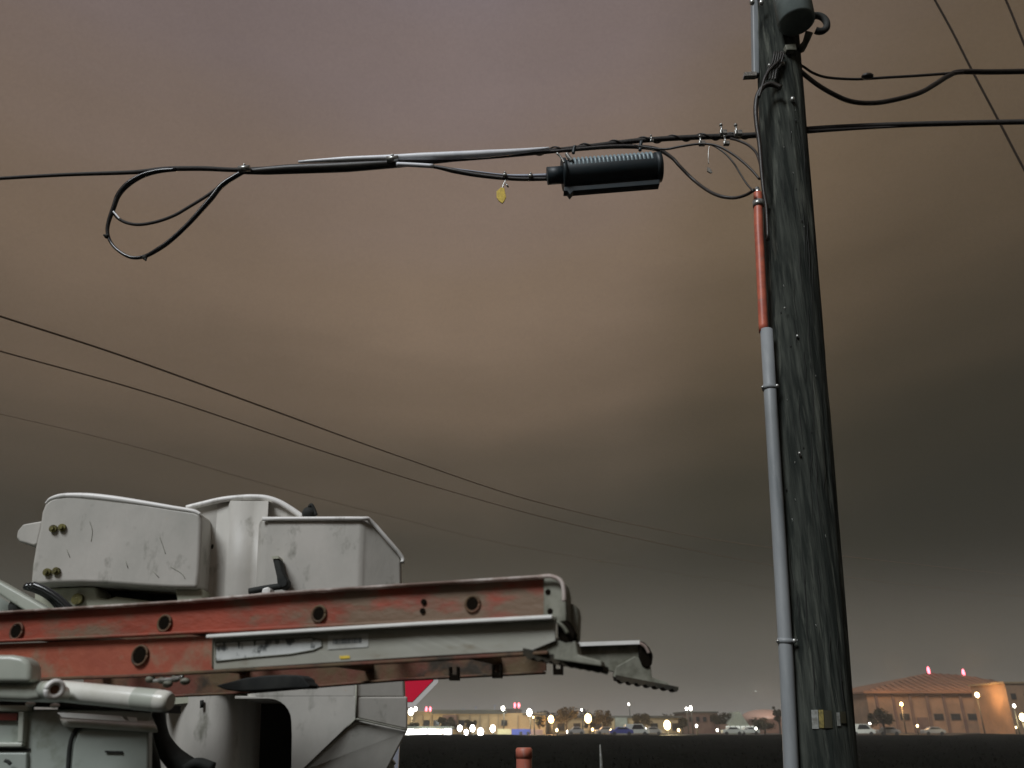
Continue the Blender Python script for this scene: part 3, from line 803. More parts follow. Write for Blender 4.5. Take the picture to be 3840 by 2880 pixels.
kb = [(160, 1952), (130, 1957), (85, 1965), (64, 1990), (60, 2015), (70, 2030), (105, 2040), (125, 2046), (140, 2040)]
MB().prism(pp(kb, Yl + .10), .16).build('side_lug', m_fiber, tr, bevel=.02, seg=3)

# ---- mechanism under the cover
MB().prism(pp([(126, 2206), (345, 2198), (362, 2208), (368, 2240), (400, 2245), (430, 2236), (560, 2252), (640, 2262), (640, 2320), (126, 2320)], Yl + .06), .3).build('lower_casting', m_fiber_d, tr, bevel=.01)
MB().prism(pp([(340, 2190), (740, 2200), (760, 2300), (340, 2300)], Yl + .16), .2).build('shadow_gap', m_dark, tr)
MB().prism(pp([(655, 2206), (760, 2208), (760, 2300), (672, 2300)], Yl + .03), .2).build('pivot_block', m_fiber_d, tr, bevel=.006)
c = P(294, 2248, Yl + .055); MB().tube([c + Vector((0, -.012, 0)), c + Vector((0, .01, 0))], .018, 12, spline=False).build('pivot_bolt', m_bolt, tr)
for k in range(3):
    MB().tube(pp([(96 + 14 * k, 2198 - 2 * k), (140 + 14 * k, 2212), (190 + 14 * k, 2240 + 2 * k), (235 + 16 * k, 2290)], Yl - .06 - .01 * k), .012, 10).build('hydraulic_hose', m_blackgloss, tr)
MB().prism(pp([(-120, 2120), (0, 2180), (120, 2248), (190, 2290), (120, 2310), (0, 2232), (-120, 2180)], Yl - .14), .05).build('boom_arm', m_whitepaint, tr, bevel=.008)
MB().prism(pp([(-120, 2190), (0, 2240), (90, 2296), (60, 2330), (-120, 2330)], Yl - .02), .2).build('boom_base', m_cabinet, tr)
MB().ball(P(72, 2274, Yl - .10), .03).build('boom_pin', m_black, tr)

# ---- lever, knob
MB().prism(pp([(1021, 2094), (1046, 2092), (1054, 2118), (1062, 2150), (1078, 2176), (1078, 2196), (1060, 2206), (1040, 2204), (1036, 2160), (1028, 2125)], Yb - .06), .05).build('lever', m_black, tr, bevel=.006)
MB().prism(pp([(1017, 2086), (1042, 2084), (1046, 2094), (1021, 2096)], Yb - .063), .055).build('lever_tip', m_fiber_d, tr)
MB().tube(pp([(1060, 2198), (1000, 2206), (934, 2218)], Yb - .05), M(24, 2200, Yb) / 2, 10).build('lever_shaft', m_black, tr)
MB().prism(pp([(984, 2206), (1006, 2200), (1016, 2210), (1012, 2232), (994, 2236), (980, 2222)], Yb - .09), .05).build('white_clip', m_lip, tr, bevel=.004)
kn = MB().ball(P(1160, 1924, Yb + .02), (.026, .022, .022), 12, 8).build('knob', m_black, tr)
MB().tube(pp([(1158, 1902), (1168, 1893), (1176, 1906), (1186, 1932)], Yb + .01), .006, 6).build('knob_wire', m_black, kn)

# ---- hoses between cabinet and bucket
MB().tube(pp([(580, 2640), (592, 2720), (608, 2780), (650, 2840), (720, 2900)], 2.5), [M(w, 2700, 2.5) / 2 for w in (70, 60, 64, 74, 90)], 14).build('black_hose', m_black, tr)
MB().tube(pp([(548, 2720), (560, 2790), (580, 2860), (590, 2960)], 2.42), M(40, 2800, 2.4) / 2, 10).build('black_hose', m_black, tr)
MB().tube(pp([(690, 2890), (740, 2862), (800, 2880)], 2.45), M(40, 2880, 2.45) / 2, 10).build('black_hose', m_black, tr)
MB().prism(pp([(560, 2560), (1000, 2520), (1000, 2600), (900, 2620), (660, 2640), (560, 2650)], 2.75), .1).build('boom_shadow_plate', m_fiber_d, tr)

# ---- side cabinet, its lid, door and trims
Yd = 2.1
def V(px, py, y): return P(px, py, y)
cabx0 = -3.2
c_tr = P(566, 2700, Yd)
top_z = P(300, 2700, Yd).z
top_z = P(300, 2660, Yd).z
cxb = P(540, 2700, Yd + .42).x
cbq = [Vector((cabx0, Yd, 0)), Vector((c_tr.x, Yd, 0)), Vector((cxb, Yd + .42, 0)), Vector((cabx0, Yd + .42, 0))]
b = MB().prism([q_ + Vector((0, 0, .7)) for q_ in cbq], top_z - .7, Vector((0, 0, 1))); cb = b.build('cabinet', m_cabinet, tr, bevel=.006)
# lid: two slopes so its front fold faces the light
l0, l1 = P(213, 2640, Yd + .16), P(566, 2668, Yd + .16)
a0, a1 = P(236, 2706, Yd - .06), P(590, 2732, Yd - .06)
q0, q1 = P(215, 2672, Yd + .02), P(572, 2700, Yd + .02)
zf = min(l0.z, l1.z)
vs = [P(213, 2637, Yd + .24), P(564, 2667, Yd + .24), P(217, 2672, Yd + .03), P(574, 2696, Yd + .03), P(224, 2694, Yd - .035), P(584, 2716, Yd - .035), P(236, 2708, Yd - .04), P(590, 2732, Yd - .04)]
vb = [v_ + Vector((0, .012, -.012)) for v_ in vs]
fs = [(0, 2, 3, 1), (2, 4, 5, 3), (4, 6, 7, 5)]
fs += [tuple(8 + k for k in f_[::-1]) for f_ in fs]
fs += [(0, 1, 9, 8), (6, 14, 15, 7), (0, 8, 10, 2), (2, 10, 12, 4), (4, 12, 14, 6), (1, 3, 11, 9), (3, 5, 13, 11), (5, 7, 15, 13)]
MB().add(vs + vb, fs).build('lid', m_tube, cb, bevel=.004)
stz = pp([(222, 2676), (512, 2700)], Yd - .01)
# white strips in two lengths, painting the lamp reflection on the lid
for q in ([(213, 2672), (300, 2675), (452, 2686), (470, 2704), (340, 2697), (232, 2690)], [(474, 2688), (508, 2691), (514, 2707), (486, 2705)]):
    MB().prism(pp(q, Yd - .062), .006).build('lid_reflection', m_alu_b, cb, bevel=.001)
dr = [(262, 3000), (266, 2860), (274, 2790), (290, 2748), (312, 2733), (340, 2728), (556, 2734), (552, 3000)]
MB().prism(pp(dr, Yd - .018), .03).build('door', m_cabinet, cb, bevel=.006)
seal = pp([(252, 3000), (257, 2860), (265, 2785), (282, 2741), (306, 2724), (340, 2719), (420, 2722), (556, 2727)], Yd - .012)
MB().tube(seal, M(17, 2800, Yd) / 2, 8).build('door_seal', m_black, cb)
MB().prism(pp([(393, 2815), (457, 2817), (458, 2824), (393, 2822)], Yd - .024), .01).build('door_slot', m_dark, cb)
# left frame with a red reflector
fr = [((-40, 2645), (105, 2645), (105, 2668), (-40, 2668)), ((68, 2668), (90, 2668), (84, 2785), (64, 2785)), ((-40, 2784), (84, 2784), (80, 2802), (-40, 2802))]
for q in fr: MB().prism(pp(q, Yd - .02), .03).build('panel_frame', m_whitepaint, cb, bevel=.003)
MB().prism(pp([(-20, 2673), (66, 2673), (62, 2702), (-20, 2700)], Yd - .012), .02).build('reflector', m_amber, cb)
MB().prism(pp([(-40, 2806), (112, 2806), (110, 2816), (-40, 2816)], Yd - .004), .01).build('panel_gap', m_dark, cb)
MB().prism(pp([(-40, 2822), (100, 2822), (96, 3000), (-40, 3000)], Yd - .012), .03).build('panel', m_cabinet, cb, bevel=.004)
for x_, y_ in ((114, 2640), (206, 2646)):
    MB().ball(P(x_, y_, Yd - .03), (.012, .012, .006), 8, 5).build('rivet', m_lip, cb)
MB().tube(pp([(18, 2852), (30, 2856), (40, 2866)], Yd - .03), .004, 6).build('key_lock', m_black, cb)
MB().prism(pp([(-60, 2600), (110, 2606), (300, 2620), (560, 2640), (560, 2672), (215, 2650), (108, 2648), (-60, 2644)], Yd - .01), .2).build('top_rubber', m_dark, cb)

# ---- rack pad, cross tube and the round stow tube
Yr = 1.72
pad = [(-80, 2455), (40, 2455), (78, 2462), (100, 2476), (112, 2498), (113, 2560), (-80, 2560)]
MB().prism(pp(pad, Yr), .05).build('rack_pad', m_whitepaint, tr, bevel=.010, seg=3)
MB().prism(pp([(-80, 2558), (160, 2562), (160, 2622), (100, 2630), (-80, 2624)], Yr + .02), .12).build('rack_bracket', m_whitepaint, tr, bevel=.012, seg=3)
c0, c1 = P(150, 2583, Yr + .05), P(205, 2586, Yr - .02)
MB().tube([c0, c1], M(58, 2580, Yr) / 2, 20, spline=False).build('rack_tube', m_whitepaint, tr)
rd = (c1 - c0).normalized(); n1_ = rd.cross(Vector((0, 0, 1))).normalized(); n2_ = n1_.cross(rd)
rr = M(54, 2580, Yr) / 2
ringp = [c1 + (n1_ * math.cos(a) + n2_ * math.sin(a)) * rr for a in [2 * math.pi * k / 24 for k in range(25)]]
MB().tube(ringp, .006, 8, spline=False).build('tube_collar', m_lip, tr)
MB().tube([c1 - rd * .01, c1 + rd * .001], rr * .8, 16, spline=False).build('tube_mouth', m_rail_far, tr)
t0, t1 = P(215, 2590, Yr + .18), P(640, 2632, Yr + .12)
td = (t1 - t0).normalized(); tr_ = M(76, 2600, Yr + .15) / 2
st = MB().tube([t0, t0 + td * .01, t1 - td * .02, t1 - td * .008, t1], [tr_ * .95, tr_, tr_, tr_ * .93, tr_ * .72], 28, spline=False).build('stow_tube', m_tube, tr)
cc = t0 + (t1 - t0) * .79
MB().tube([cc - td * .005, cc + td * .004], tr_ * 1.012, 28, spline=False).build('tube_joint', m_galv, st)
MB().tube([t1 - td * .09, t1 - td * .03], tr_ * 1.03, 28, spline=False).build('end_cap', m_whitepaint, st, bevel=.004)

# ================================================================ EXTENSION LADDER on the rack
XL, XR = -120, 2080
YA, YB = 2.02, 1.62
def Yz(px): return YA + (YB - YA) * (px - 0) / (2080 - 0)
perp = Vector((.115, .39, 0))
ld = empty('extension_ladder', P(1000, 2420, Yz(1000)), 'weathered orange fibreglass extension ladder lying on the truck rack', 'ladder')
def lp(l, off=0): return [P(a, b_, Yz(a) + off) for a, b_ in l]
toward = -perp.normalized()
def rail(name, topl, botl, m_, thick=.008, off=Vector((0, 0, 0)), parent=ld, holes=None):
    T = [p + off for p in lp(topl)]; B = [p + off for p in lp(botl)]
    # densify
    def dens(L, n=24):
        out = []
        for i in range(n + 1):
            t = i / n * (len(L) - 1); k = min(int(t), len(L) - 2); out.append(L[k].lerp(L[k + 1], t - k))
        return out
    T, B = dens(T), dens(B)
    pts = T + B[::-1]
    n = len(T); vs = pts + [p - toward * thick for p in pts]; N = len(pts)
    fs = []
    for i in range(n - 1):
        q = (i, N - 1 - i, N - 2 - i, i + 1)
        fs.append(q); fs.append(tuple(N + k for k in q[::-1]))
        fs.append((i, i + 1, N + i + 1, N + i)); fs.append((N - 1 - i, N + N - 1 - i, N + N - 2 - i, N - 2 - i))
    fs += [(0, N, 2 * N - 1, N - 1), (n - 1, n, N + n, N + n - 1)]
    return MB().add(vs, fs).build(name, m_, parent)
def flange(name, line, m_, w, h, parent, off=Vector((0, 0, 0)), bev=.002):
    L = [p + off for p in lp(line)]
    vs, fs = [], []
    for p in L:
        vs += [p + toward * w, p - toward * .004, p - toward * .004 - Vector((0, 0, h)), p + toward * w - Vector((0, 0, h))]
    for i in range(len(L) - 1):
        a = i * 4
        for k in range(4):
            fs.append((a + k, a + (k + 1) % 4, a + 4 + (k + 1) % 4, a + 4 + k))
    e_ = (len(L) - 1) * 4
    fs += [(3, 2, 1, 0), (e_, e_ + 1, e_ + 2, e_ + 3)]
    return MB().add(vs, fs).build(name, m_, parent, bevel=bev)
# upper (fly) section, near rail
upT = [(-160, 2308), (0, 2297), (360, 2276), (700, 2255), (1085, 2222), (1500, 2195), (2040, 2162)]
upB = [(-160, 2412), (500, 2384), (1200, 2348), (2045, 2312)]
rl = rail('upper_rail', upT, upB, m_rail)
flange('rail_flange', upT, m_flange, .022, .0055, rl)
flange('rail_flange', [(a, b_ - 4) for a, b_ in upB], m_rail, .018, .006, rl)
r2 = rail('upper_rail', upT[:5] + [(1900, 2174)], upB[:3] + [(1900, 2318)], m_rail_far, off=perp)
# lower (base) section, near rail
loT = [(-160, 2420), (500, 2397), (1200, 2365), (2085, 2322)]
loB = [(-160, 2552), (500, 2530), (1200, 2492), (2060, 2442)]
rb = rail('lower_rail', loT, loB, m_rail_low)
flange('rail_flange', loB, m_rail_far, .016, .007, rb)
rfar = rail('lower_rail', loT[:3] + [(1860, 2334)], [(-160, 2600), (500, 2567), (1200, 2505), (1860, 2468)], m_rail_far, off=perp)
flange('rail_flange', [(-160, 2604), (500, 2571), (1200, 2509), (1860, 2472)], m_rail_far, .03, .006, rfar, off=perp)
# aluminium sheath with its top edge whitened as a highlight
shT = [(812, 2386), (1200, 2363), (1600, 2339), (2087, 2314)]
shB = [(812, 2512), (1200, 2488), (1600, 2462), (2000, 2440), (2087, 2404)]
sh = rail('rail_sheath', shT, shB, m_alu, thick=.006, off=toward * .012)
flange('sheath_edge', shT, m_alu_b, .026, .0075, sh, off=toward * .012)
MB().tube([p + toward * .0125 for p in lp([(812, 2392), (811, 2450), (811, 2508)])], .0022, 6).build('sheath_seam', m_inkline, sh)
# labels on the sheath
so = toward * .0145
def plate(pts, m_, nm, par, o_=so, th=.0012): return MB().prism([p + o_ for p in lp(pts)], th, -toward).build(nm, m_, par)
s1 = [(824, 2412), (1000, 2402), (1180, 2394), (1216, 2402), (1220, 2426), (1190, 2440), (1100, 2456), (960, 2468), (824, 2482)]
plate(s1, m_stick, 'torn_label', sh)
MB().tube([p + so for p in lp(s1 + [s1[0]])], .0014, 5, spline=False).build('label_edge', m_inkline, sh)
plate([(1242, 2386), (1392, 2378), (1392, 2428), (1242, 2438)], m_stick2, 'label', sh)
rb_ = random.Random(3)
xx = 1262
bar = MB()
while xx < 1362:
    w_ = rb_.choice((3, 4, 6)); yq = 2398 - (xx - 1262) * .055
    bar.prism([p + so + toward * .0014 for p in lp([(xx, yq), (xx + w_, yq), (xx + w_, yq + 20), (xx, yq + 20)])], .0008, -toward)
    xx += w_ + rb_.choice((2, 3, 4))
bar.build('barcode', m_ink, sh)
for xa, ya in ((850, 2408), (905, 2410), (965, 2406), (1085, 2400), (1100, 2402)):
    plate([(xa, ya), (xa + 10, ya), (xa + 7, ya + rb_.uniform(12, 30)), (xa + 3, ya + rb_.uniform(10, 24))], m_ink, 'torn_print', sh, so + toward * .001)
plate([(1284, 2462), (1322, 2460), (1324, 2470), (1288, 2473)], m_yellow, 'yellow_scrap', sh)
# rungs
def rung(px, py, r_, m_=m_rung, collar=True, length=1.0, off=Vector((0, 0, 0))):
    c = P(px, py, Yz(px)) + off
    d = perp.normalized()
    b = MB().tube([c + toward * .004, c + perp * length], r_, 16, spline=False)
    g_ = b.build('rung', m_, ld)
    MB().tube([c + toward * .0045, c + toward * .0062], r_ * .92, 16, spline=False).build('rung_socket', m_hole, g_)
    if collar:
        n1 = d.cross(Vector((0, 0, 1))).normalized(); n2 = n1.cross(d)
        ring = [c + toward * .005 + (n1 * math.cos(a) + n2 * math.sin(a) * 1.05) * r_ * 1.1 for a in [2 * math.pi * k / 20 for k in range(21)]]
        MB().tube(ring, .003, 6, spline=False).build('rung_collar', m_rail_far, g_)
for x_, y_ in ((68, 2368), (622, 2338), (1200, 2303), (1775, 2266)):
    rung(x_, y_, M(50, 2350, Yz(x_)) / 2)
rung(530, 2458, M(60, 2450, Yz(530)) / 2)
for x_, y_ in ((-60, 2482), (1075, 2450), (1640, 2418)):
    rung(x_, y_, M(50, 2450, Yz(x_)) / 2, collar=False, off=-toward * .02)
# rivets, notches on the underside
for x_, y_ in ((1592, 2258), (1588, 2292), (2058, 2222), (2066, 2294)):
    c = P(x_, y_, Yz(x_)); MB().tube([c + toward * .007, c], .006, 10, spline=False).build('rivet', m_hole, rl)
for x_ in (1515, 1698, 1960):
    yb = 2512 - (x_ - 1500) * .06
    bq = MB()
    for k in (-18, 14):
        bq.prism([p + perp * .72 for p in lp([(x_ + k, yb - 45), (x_ + k + 9, yb - 45), (x_ + k + 9, yb + 12), (x_ + k, yb + 12)])], .01, -toward)
    bq.prism([p + perp * .72 for p in lp([(x_ - 18, yb - 12), (x_ + 23, yb - 12), (x_ + 23, yb + 14), (x_ - 18, yb + 14)])], .01, -toward)
    bq.build('guide_bracket', m_hole, rfar)
# end fittings
e1 = [(2040, 2168), (2075, 2168), (2102, 2176), (2118, 2194), (2124, 2225), (2126, 2262), (2126, 2330), (2090, 2338), (2060, 2312), (2040, 2312)]
MB().prism([p + toward * .006 for p in lp(e1)], .05, -toward).build('end_cap', m_galv, ld, bevel=.003)
MB().tube([p + toward * .02 for p in lp([(2030, 2170), (2070, 2167), (2100, 2176), (2117, 2194), (2123, 2225), (2124, 2260)])], .0045, 8).build('cap_edge', m_flange, ld)
e2 = [(2122, 2264), (2145, 2262), (2163, 2278), (2170, 2310), (2166, 2400), (2150, 2412), (2122, 2400)]
MB().prism(lp(e2, .05), .03, -toward).build('guide_bracket', m_galv, ld, bevel=.004)
e3 = [(2090, 2318), (2120, 2318), (2140, 2345), (2158, 2380), (2150, 2408), (2120, 2412), (2092, 2400)]
MB().prism([p + toward * .004 for p in lp(e3)], .03, -toward).build('shoe_knuckle', m_hole, ld, bevel=.004)
MB().tube([p + toward * .016 for p in lp([(2096, 2335), (2118, 2352), (2136, 2378)])], .004, 6).build('shoe_pin', m_galv, ld)
def shoe(plate_pts, tread_a, tread_b, w, off, teeth):
    MB().prism([p + off for p in lp(plate_pts)], .04, -toward).build('shoe_plate', m_galv, ld, bevel=.003)
    a = P(*tread_a, Yz(2080)) + off; c = P(*tread_b, Yz(2080)) + off
    d = (c - a); u = Vector((0, 0, 1)); L = d.length; d.normalize()
    pts = [a + u * w, a + d * L + u * w * .7, a + d * L]
    for k in range(teeth):
        t = 1 - k / teeth
        pts += [a + d * L * (t - .25 / teeth) - u * w * .36, a + d * L * (t - .5 / teeth) - u * w * .32, a + d * L * (t - .72 / teeth)]
    pts += [a]
    return MB().prism(pts, .07, -toward).build('shoe_tread', m_rubber_tread, ld)
shoe([(2030, 2392), (2060, 2376), (2092, 2400), (2160, 2405), (2168, 2455), (2255, 2478), (2258, 2500), (1990, 2462)], (1962, 2458), (2260, 2514), .014, toward * .002, 9)
MB().prism([p for p in lp([(1955, 2448), (1985, 2438), (2025, 2428), (2030, 2450), (1990, 2466)])], .03, -toward).build('shoe_edge', m_hole, ld, bevel=.003)
# far foot
fo = Vector((0, .36, 0))
def fp(l): return [P(a, b_, 2.0) for a, b_ in l]
MB().prism(fp([(2150, 2416), (2395, 2409), (2398, 2470), (2390, 2540), (2300, 2520), (2150, 2478)]), .01).build('far_rail_end', m_galv, ld, bevel=.002)
MB().prism(fp([(2148, 2412), (2394, 2404), (2394, 2418), (2148, 2427)]), -.02).build('far_rail_edge', m_alu_b, ld)
MB().prism([P(a, b_, 1.985) for a, b_ in [(2396, 2404), (2414, 2406), (2436, 2428), (2450, 2456), (2446, 2490), (2430, 2508), (2410, 2500), (2398, 2470)]], .02).build('shoe_knuckle', m_hole, ld, bevel=.004)
MB().tube([P(a, b_, 1.975) for a, b_ in [(2400, 2412), (2420, 2426), (2434, 2450)]], .004, 6).build('shoe_pin', m_flange, ld)
MB().prism([P(a, b_, 1.99) for a, b_ in [(2310, 2500), (2380, 2460), (2440, 2490), (2445, 2540), (2500, 2556), (2520, 2576), (2380, 2556), (2300, 2540)]], .03).build('shoe_plate', m_galv, ld, bevel=.003)
a, c = P(2312, 2548, 1.98), P(2545, 2586, 1.98)
u = Vector((0, 0, 1)); d = c - a
pts = [a + u * .010, c + u * .006, c]
for k in range(7):
    t = 1 - k / 7
    pts += [a + d * (t - .03) - u * .005, a + d * (t - .07) - u * .0045, a + d * (t - .10)]
pts += [a]
MB().prism(pts, .06).build('shoe_tread', m_rubber_tread, ld)
# strap / rope lump under the lower rail at the left
MB().prism([p + perp * .5 for p in lp([(600, 2556), (640, 2545), (720, 2524), (800, 2514), (880, 2510), (940, 2512), (962, 2524), (968, 2540), (986, 2556), (976, 2566), (900, 2568), (760, 2578), (690, 2580), (640, 2574)])], .05, -toward).build('hold_down_strap', m_black, ld, bevel=.01)
for k_, (x_, y_) in enumerate(((575, 2548), (620, 2552), (668, 2546), (640, 2566), (705, 2556))):
    MB().ball(lp([(x_, y_)])[0] + toward * .01, (.012, .01, .008), 8, 5).build('strap_buckle', m_galv, ld)
MB().tube([p + toward * .03 for p in lp([(610, 2556), (640, 2552), (680, 2548), (720, 2540)])], .004, 6).build('strap_wire', m_clip, ld)

# ================================================================ ROADSIDE THINGS
# stop sign behind the bucket
Ysg = 7.6
oct_c = P(1500, 2495, Ysg); hw = M(290, 2495, Ysg) / 2
sg = empty('stop_sign', Vector((oct_c.x, Ysg, 0)), 'red stop sign with white border half hidden behind the bucket', 'sign')
def octo(h, y): return [Vector((oct_c.x + h / math.cos(R(22.5)) * math.cos(R(22.5 + 45 * k)), y, oct_c.z + h / math.cos(R(22.5)) * math.sin(R(22.5 + 45 * k)))) for k in range(8)]
MB().prism(octo(hw, Ysg), .006).build('border', m_white, sg)
MB().prism(octo(hw * .875, Ysg - .004), .003).build('face', m_red, sg)
MB().box((oct_c.x - .03, Ysg + .01, 0), (oct_c.x + .03, Ysg + .045, oct_c.z + hw)).build('post', m_post, sg)
# orange marker post
Ym = 4.4
mc = P(1965, 2806, Ym); mr = M(62, 2810, Ym) / 2
mk = empty('marker_post', Vector((mc.x, Ym, 0)), 'faded orange plastic utility marker post standing below the ladder', 'marker post')
MB().tube([Vector((mc.x, Ym, -.1)), Vector((mc.x, Ym, mc.z - .02)), Vector((mc.x, Ym, mc.z))], [mr * .94, mr * .94, mr * .9], 20, spline=False).build('post', m_marker, mk)
MB().tube([Vector((mc.x, Ym, mc.z - .045)), Vector((mc.x, Ym, mc.z - .005)), Vector((mc.x, Ym, mc.z + .003))], [mr, mr, mr * .85], 20, spline=False).build('cap', m_marker, mk)
sp = P(2250, 2792, 9.5)
o = MB().tube([Vector((sp.x, 9.5, 0)), Vector((sp.x, 9.5, .9)), Vector((sp.x + .005, 9.5, sp.z - .18)), Vector((sp.x, 9.5, sp.z))], [.022, .02, .016, .007], 8, spline=False).build('fence_rod', m_refw)
tag(o, 'thin pale rod standing alone in the dark field right of the orange marker', 'rod')
o = MB().tube([P(1460, 2990, 3.4), P(1462, 2870, 3.4), P(1474, 2850, 3.4)], .018, 10).build('mirror_arm', m_whitepaint, tr)

# ================================================================ FAR ROW OF BUILDINGS AND LIGHTS
def point(loc, col, e, r=.5):
    l = bpy.data.lights.new('lamp_or_fill_light', 'POINT'); l.energy = e; l.color = col; l.shadow_soft_size = r
    o = bpy.data.objects.new('lamp_or_fill_light', l); COL.objects.link(o); o.location = loc
    return o
WARM, ORG, COOL = (1, .78, .45), (1, .55, .22), (.92, 1, .95)
def street_lamp(px, py, y, d_px, m_, label, lightcol=None, e=0, group='lamps over the far car park', double=False, poleh=True):
    c = P(px, py, y)
    r_ = empty('street_lamp', Vector((c.x, c.y, 0)), label, 'street lamp', group)
    rr = M(d_px, py, y) / 2 * .84
    MB().tube([Vector((c.x + .2, c.y + .6, 0)), Vector((c.x + .2, c.y + .6, c.z + .2))], [.14, .08], 8, spline=False).build('mast', m_fascia, r_)
    MB().tube([Vector((c.x + .2, c.y + .6, c.z + .2)), Vector((c.x, c.y, c.z + rr * .9))], .06, 6, spline=False).build('arm', m_fascia, r_)
    MB().ball(c, (rr * .86, rr * .86, rr * 1.15), 14, 9).build('lamp_globe', m_, r_)
    if double:
        MB().ball(c + Vector((rr * 1.6, 0, rr * .9)), (rr * .5, rr * .5, rr * .7), 10, 7).build('lamp_globe', m_, r_)
    if e:
        l = point(Vector((c.x, c.y - rr * 1.6 - .4, c.z - .2)), lightcol, e)
        l.parent = r_; l.location = Vector((0, -rr * 1.6 - .4, c.z - .2))
    return r_
street_lamp(1541, 2669, 176, 26, m_lampw, 'white lamp tight against the right edge of the bucket', WARM, 2500, double=True)
street_lamp(1886, 2657, 176, 17, m_lampw, 'small white lamp left of the rooftop box with red lights', COOL, 700)
street_lamp(1985, 2672, 172, 26, m_lampw, 'larger white lamp at the right end of the long low building', WARM, 2200)
street_lamp(2066, 2697, 172, 28, m_lampo, 'orange lamp between the small tree and the round dark tree', ORG, 3200)
street_lamp(2205, 2694, 172, 34, m_lampo, 'largest orange lamp, right of the round dark tree', ORG, 4200)
street_lamp(2502, 2719, 168, 34, m_lampy, 'low yellow lamp glowing alone in front of the brown building', WARM, 3800)
street_lamp(2181, 2662, 190, 8, m_lampw, 'tiny white lamp high above the largest orange lamp', None, 0)
street_lamp(2358, 2641, 200, 9, m_lampw, 'tiny white lamp standing highest over the middle trees', None, 0)
street_lamp(2574, 2658, 185, 11, m_lampw, 'narrow left lamp of the white pair above the brown building', None, 0)
street_lamp(2590, 2656, 185, 16, m_lampw, 'brighter right lamp of the white pair above the brown building', None, 0)
street_lamp(3803, 2647, 150, 13, m_lampw, 'small white lamp near the right edge of the picture', None, 0)
street_lamp(3834, 2690, 150, 28, m_lampy, 'yellow lamp cut by the right edge of the picture', WARM, 2500)
street_lamp(3664, 2606, 190, 20, m_lampy, 'yellow lamp in front of the orange lit arena wall', ORG, 2200)
street_lamp(3380, 2640, 190, 14, m_lampo, 'added sodium lamp at the left corner of the arena', ORG, 3000)  # invented lamp, put here to light the arena
rl_ = random.Random(21)
for k, (px, py, m_, l_) in enumerate(((1655, 2748, m_lampy, 'tiny warm light near the right end of the bright canopy'), (2088, 2738, m_lampy, 'small low warm light under the first orange lamp'), (2222, 2736, m_lampo, 'small low orange light under the largest orange lamp'),
        (2128, 2744, m_lampw, 'tiny white light under the round dark tree'), (2290, 2738, m_lampy, 'tiny warm light left of the blue car'), (2420, 2735, m_lampw, 'tiny white light above the white van'), (2545, 2738, m_lampo, 'tiny orange light right of the yellow lamp'),
        (2612, 2722, m_lampw, 'tiny white light on the brick building front'), (2690, 2738, m_lampw, 'tiny white light left of the gabled shop'), (2835, 2732, m_lampw, 'tiny white light right of the gabled shop'), (2000, 2690, m_lampy, 'tiny warm light under the white lamp at the low building end'),
        (3262, 2712, m_lampw, 'tiny white light just right of the white van by the pole'), (3440, 2722, m_lampo, 'tiny orange light before the arena wall'), (3810, 2728, m_lampy, 'tiny warm light low at the right edge'))):
    street_lamp(px, py, 163 + k % 4, rl_.uniform(7, 13), m_, l_, None, 0, group='small lights low along the shops')
# unlit grey masts
for px, py, l in ((1784, 2650, 'unlit grey mast standing above the long low roof'), (1856, 2644, 'tallest unlit grey mast behind the long low roof'), (1738, 2658, 'short unlit grey mast left of the other masts')):
    c = P(px, py, 200)
    tag(MB().tube([Vector((c.x, 200, 0)), Vector((c.x, 200, c.z))], [.16, .10], 6, spline=False).box((c.x - .4, 199.8, c.z - .15), (c.x + .4, 200.2, c.z)).build('flood_mast', m_post), l, 'mast')
# white floods low down
for i, (px, py, d, l) in enumerate(((1724, 2731, 22, 'leftmost of the five low white floodlights'), (1748, 2746, 20, 'lowest white floodlight, second from the left'), (1772, 2731, 24, 'third white floodlight from the left, level with the first'),
                       (1802, 2745, 30, 'widest low white floodlight, fourth from the left'), (1848, 2732, 26, 'rightmost of the five low white floodlights'))):
    street_lamp(px, py, 165, d, m_lampw, l, COOL, 500 if i in (0, 3, 4) else 0, group='low white floodlights by the car park')

def bx(px0, px1, py0, y, depth=12, bottom=0, py1=None):
    a = P(px0, py0, y); c = P(px1, py0, y)
    z0 = bottom if py1 is None else P(px0, py1, y).z
    return (a.x, y, z0), (c.x, y + depth, a.z)
def box_obj(name, px0, px1, py0, y, m_, parent, depth=12, py1=None, dy=0):
    lo, hi = bx(px0, px1, py0, y, depth, py1=py1)
    return MB().box((lo[0], lo[1] + dy, lo[2]), (hi[0], hi[1] + dy, hi[2])).build(name, m_, parent)
m_wall_y = mat('tan_stucco_wall', (.34, .25, .13), .8, col2=(.26, .19, .10), scale=.25, lo=.35, hi=.7)
m_wall_b = mat('brown_brick_wall', (.13, .080, .055), .85, col2=(.09, .05, .04), scale=.4)
m_wall_g = mat('pale_panel_wall', (.22, .24, .19), .8, col2=(.16, .17, .14), scale=.3)
m_pil = mat('pilaster_render', (.20, .15, .085), .8)
m_roof_o = mat('ribbed_arena_roof', (.20, .10, .055), .7, col2=(.14, .07, .04), scale=.15)
m_wall_o = mat('arena_wall', (.24, .145, .085), .8, col2=(.16, .10, .06), scale=.2)
m_glassd = mat('dark_window_glass', (.015, .016, .018), .15)
m_blue = mat('blue_panel', (.07, .10, .34), .5)
m_cream = mat('cream_panel', (.44, .40, .22), .5)
m_pink = mat('dusty_pink_panel', (.36, .24, .19), .5)
m_carw = mat('white_car_paint', (.42, .44, .40), .3)
m_carb = mat('blue_car_paint', (.05, .06, .22), .3)
m_cards = mat('silver_car_paint', (.22, .22, .21), .3)

def lower_set(root, px0, px1, py, y): pass
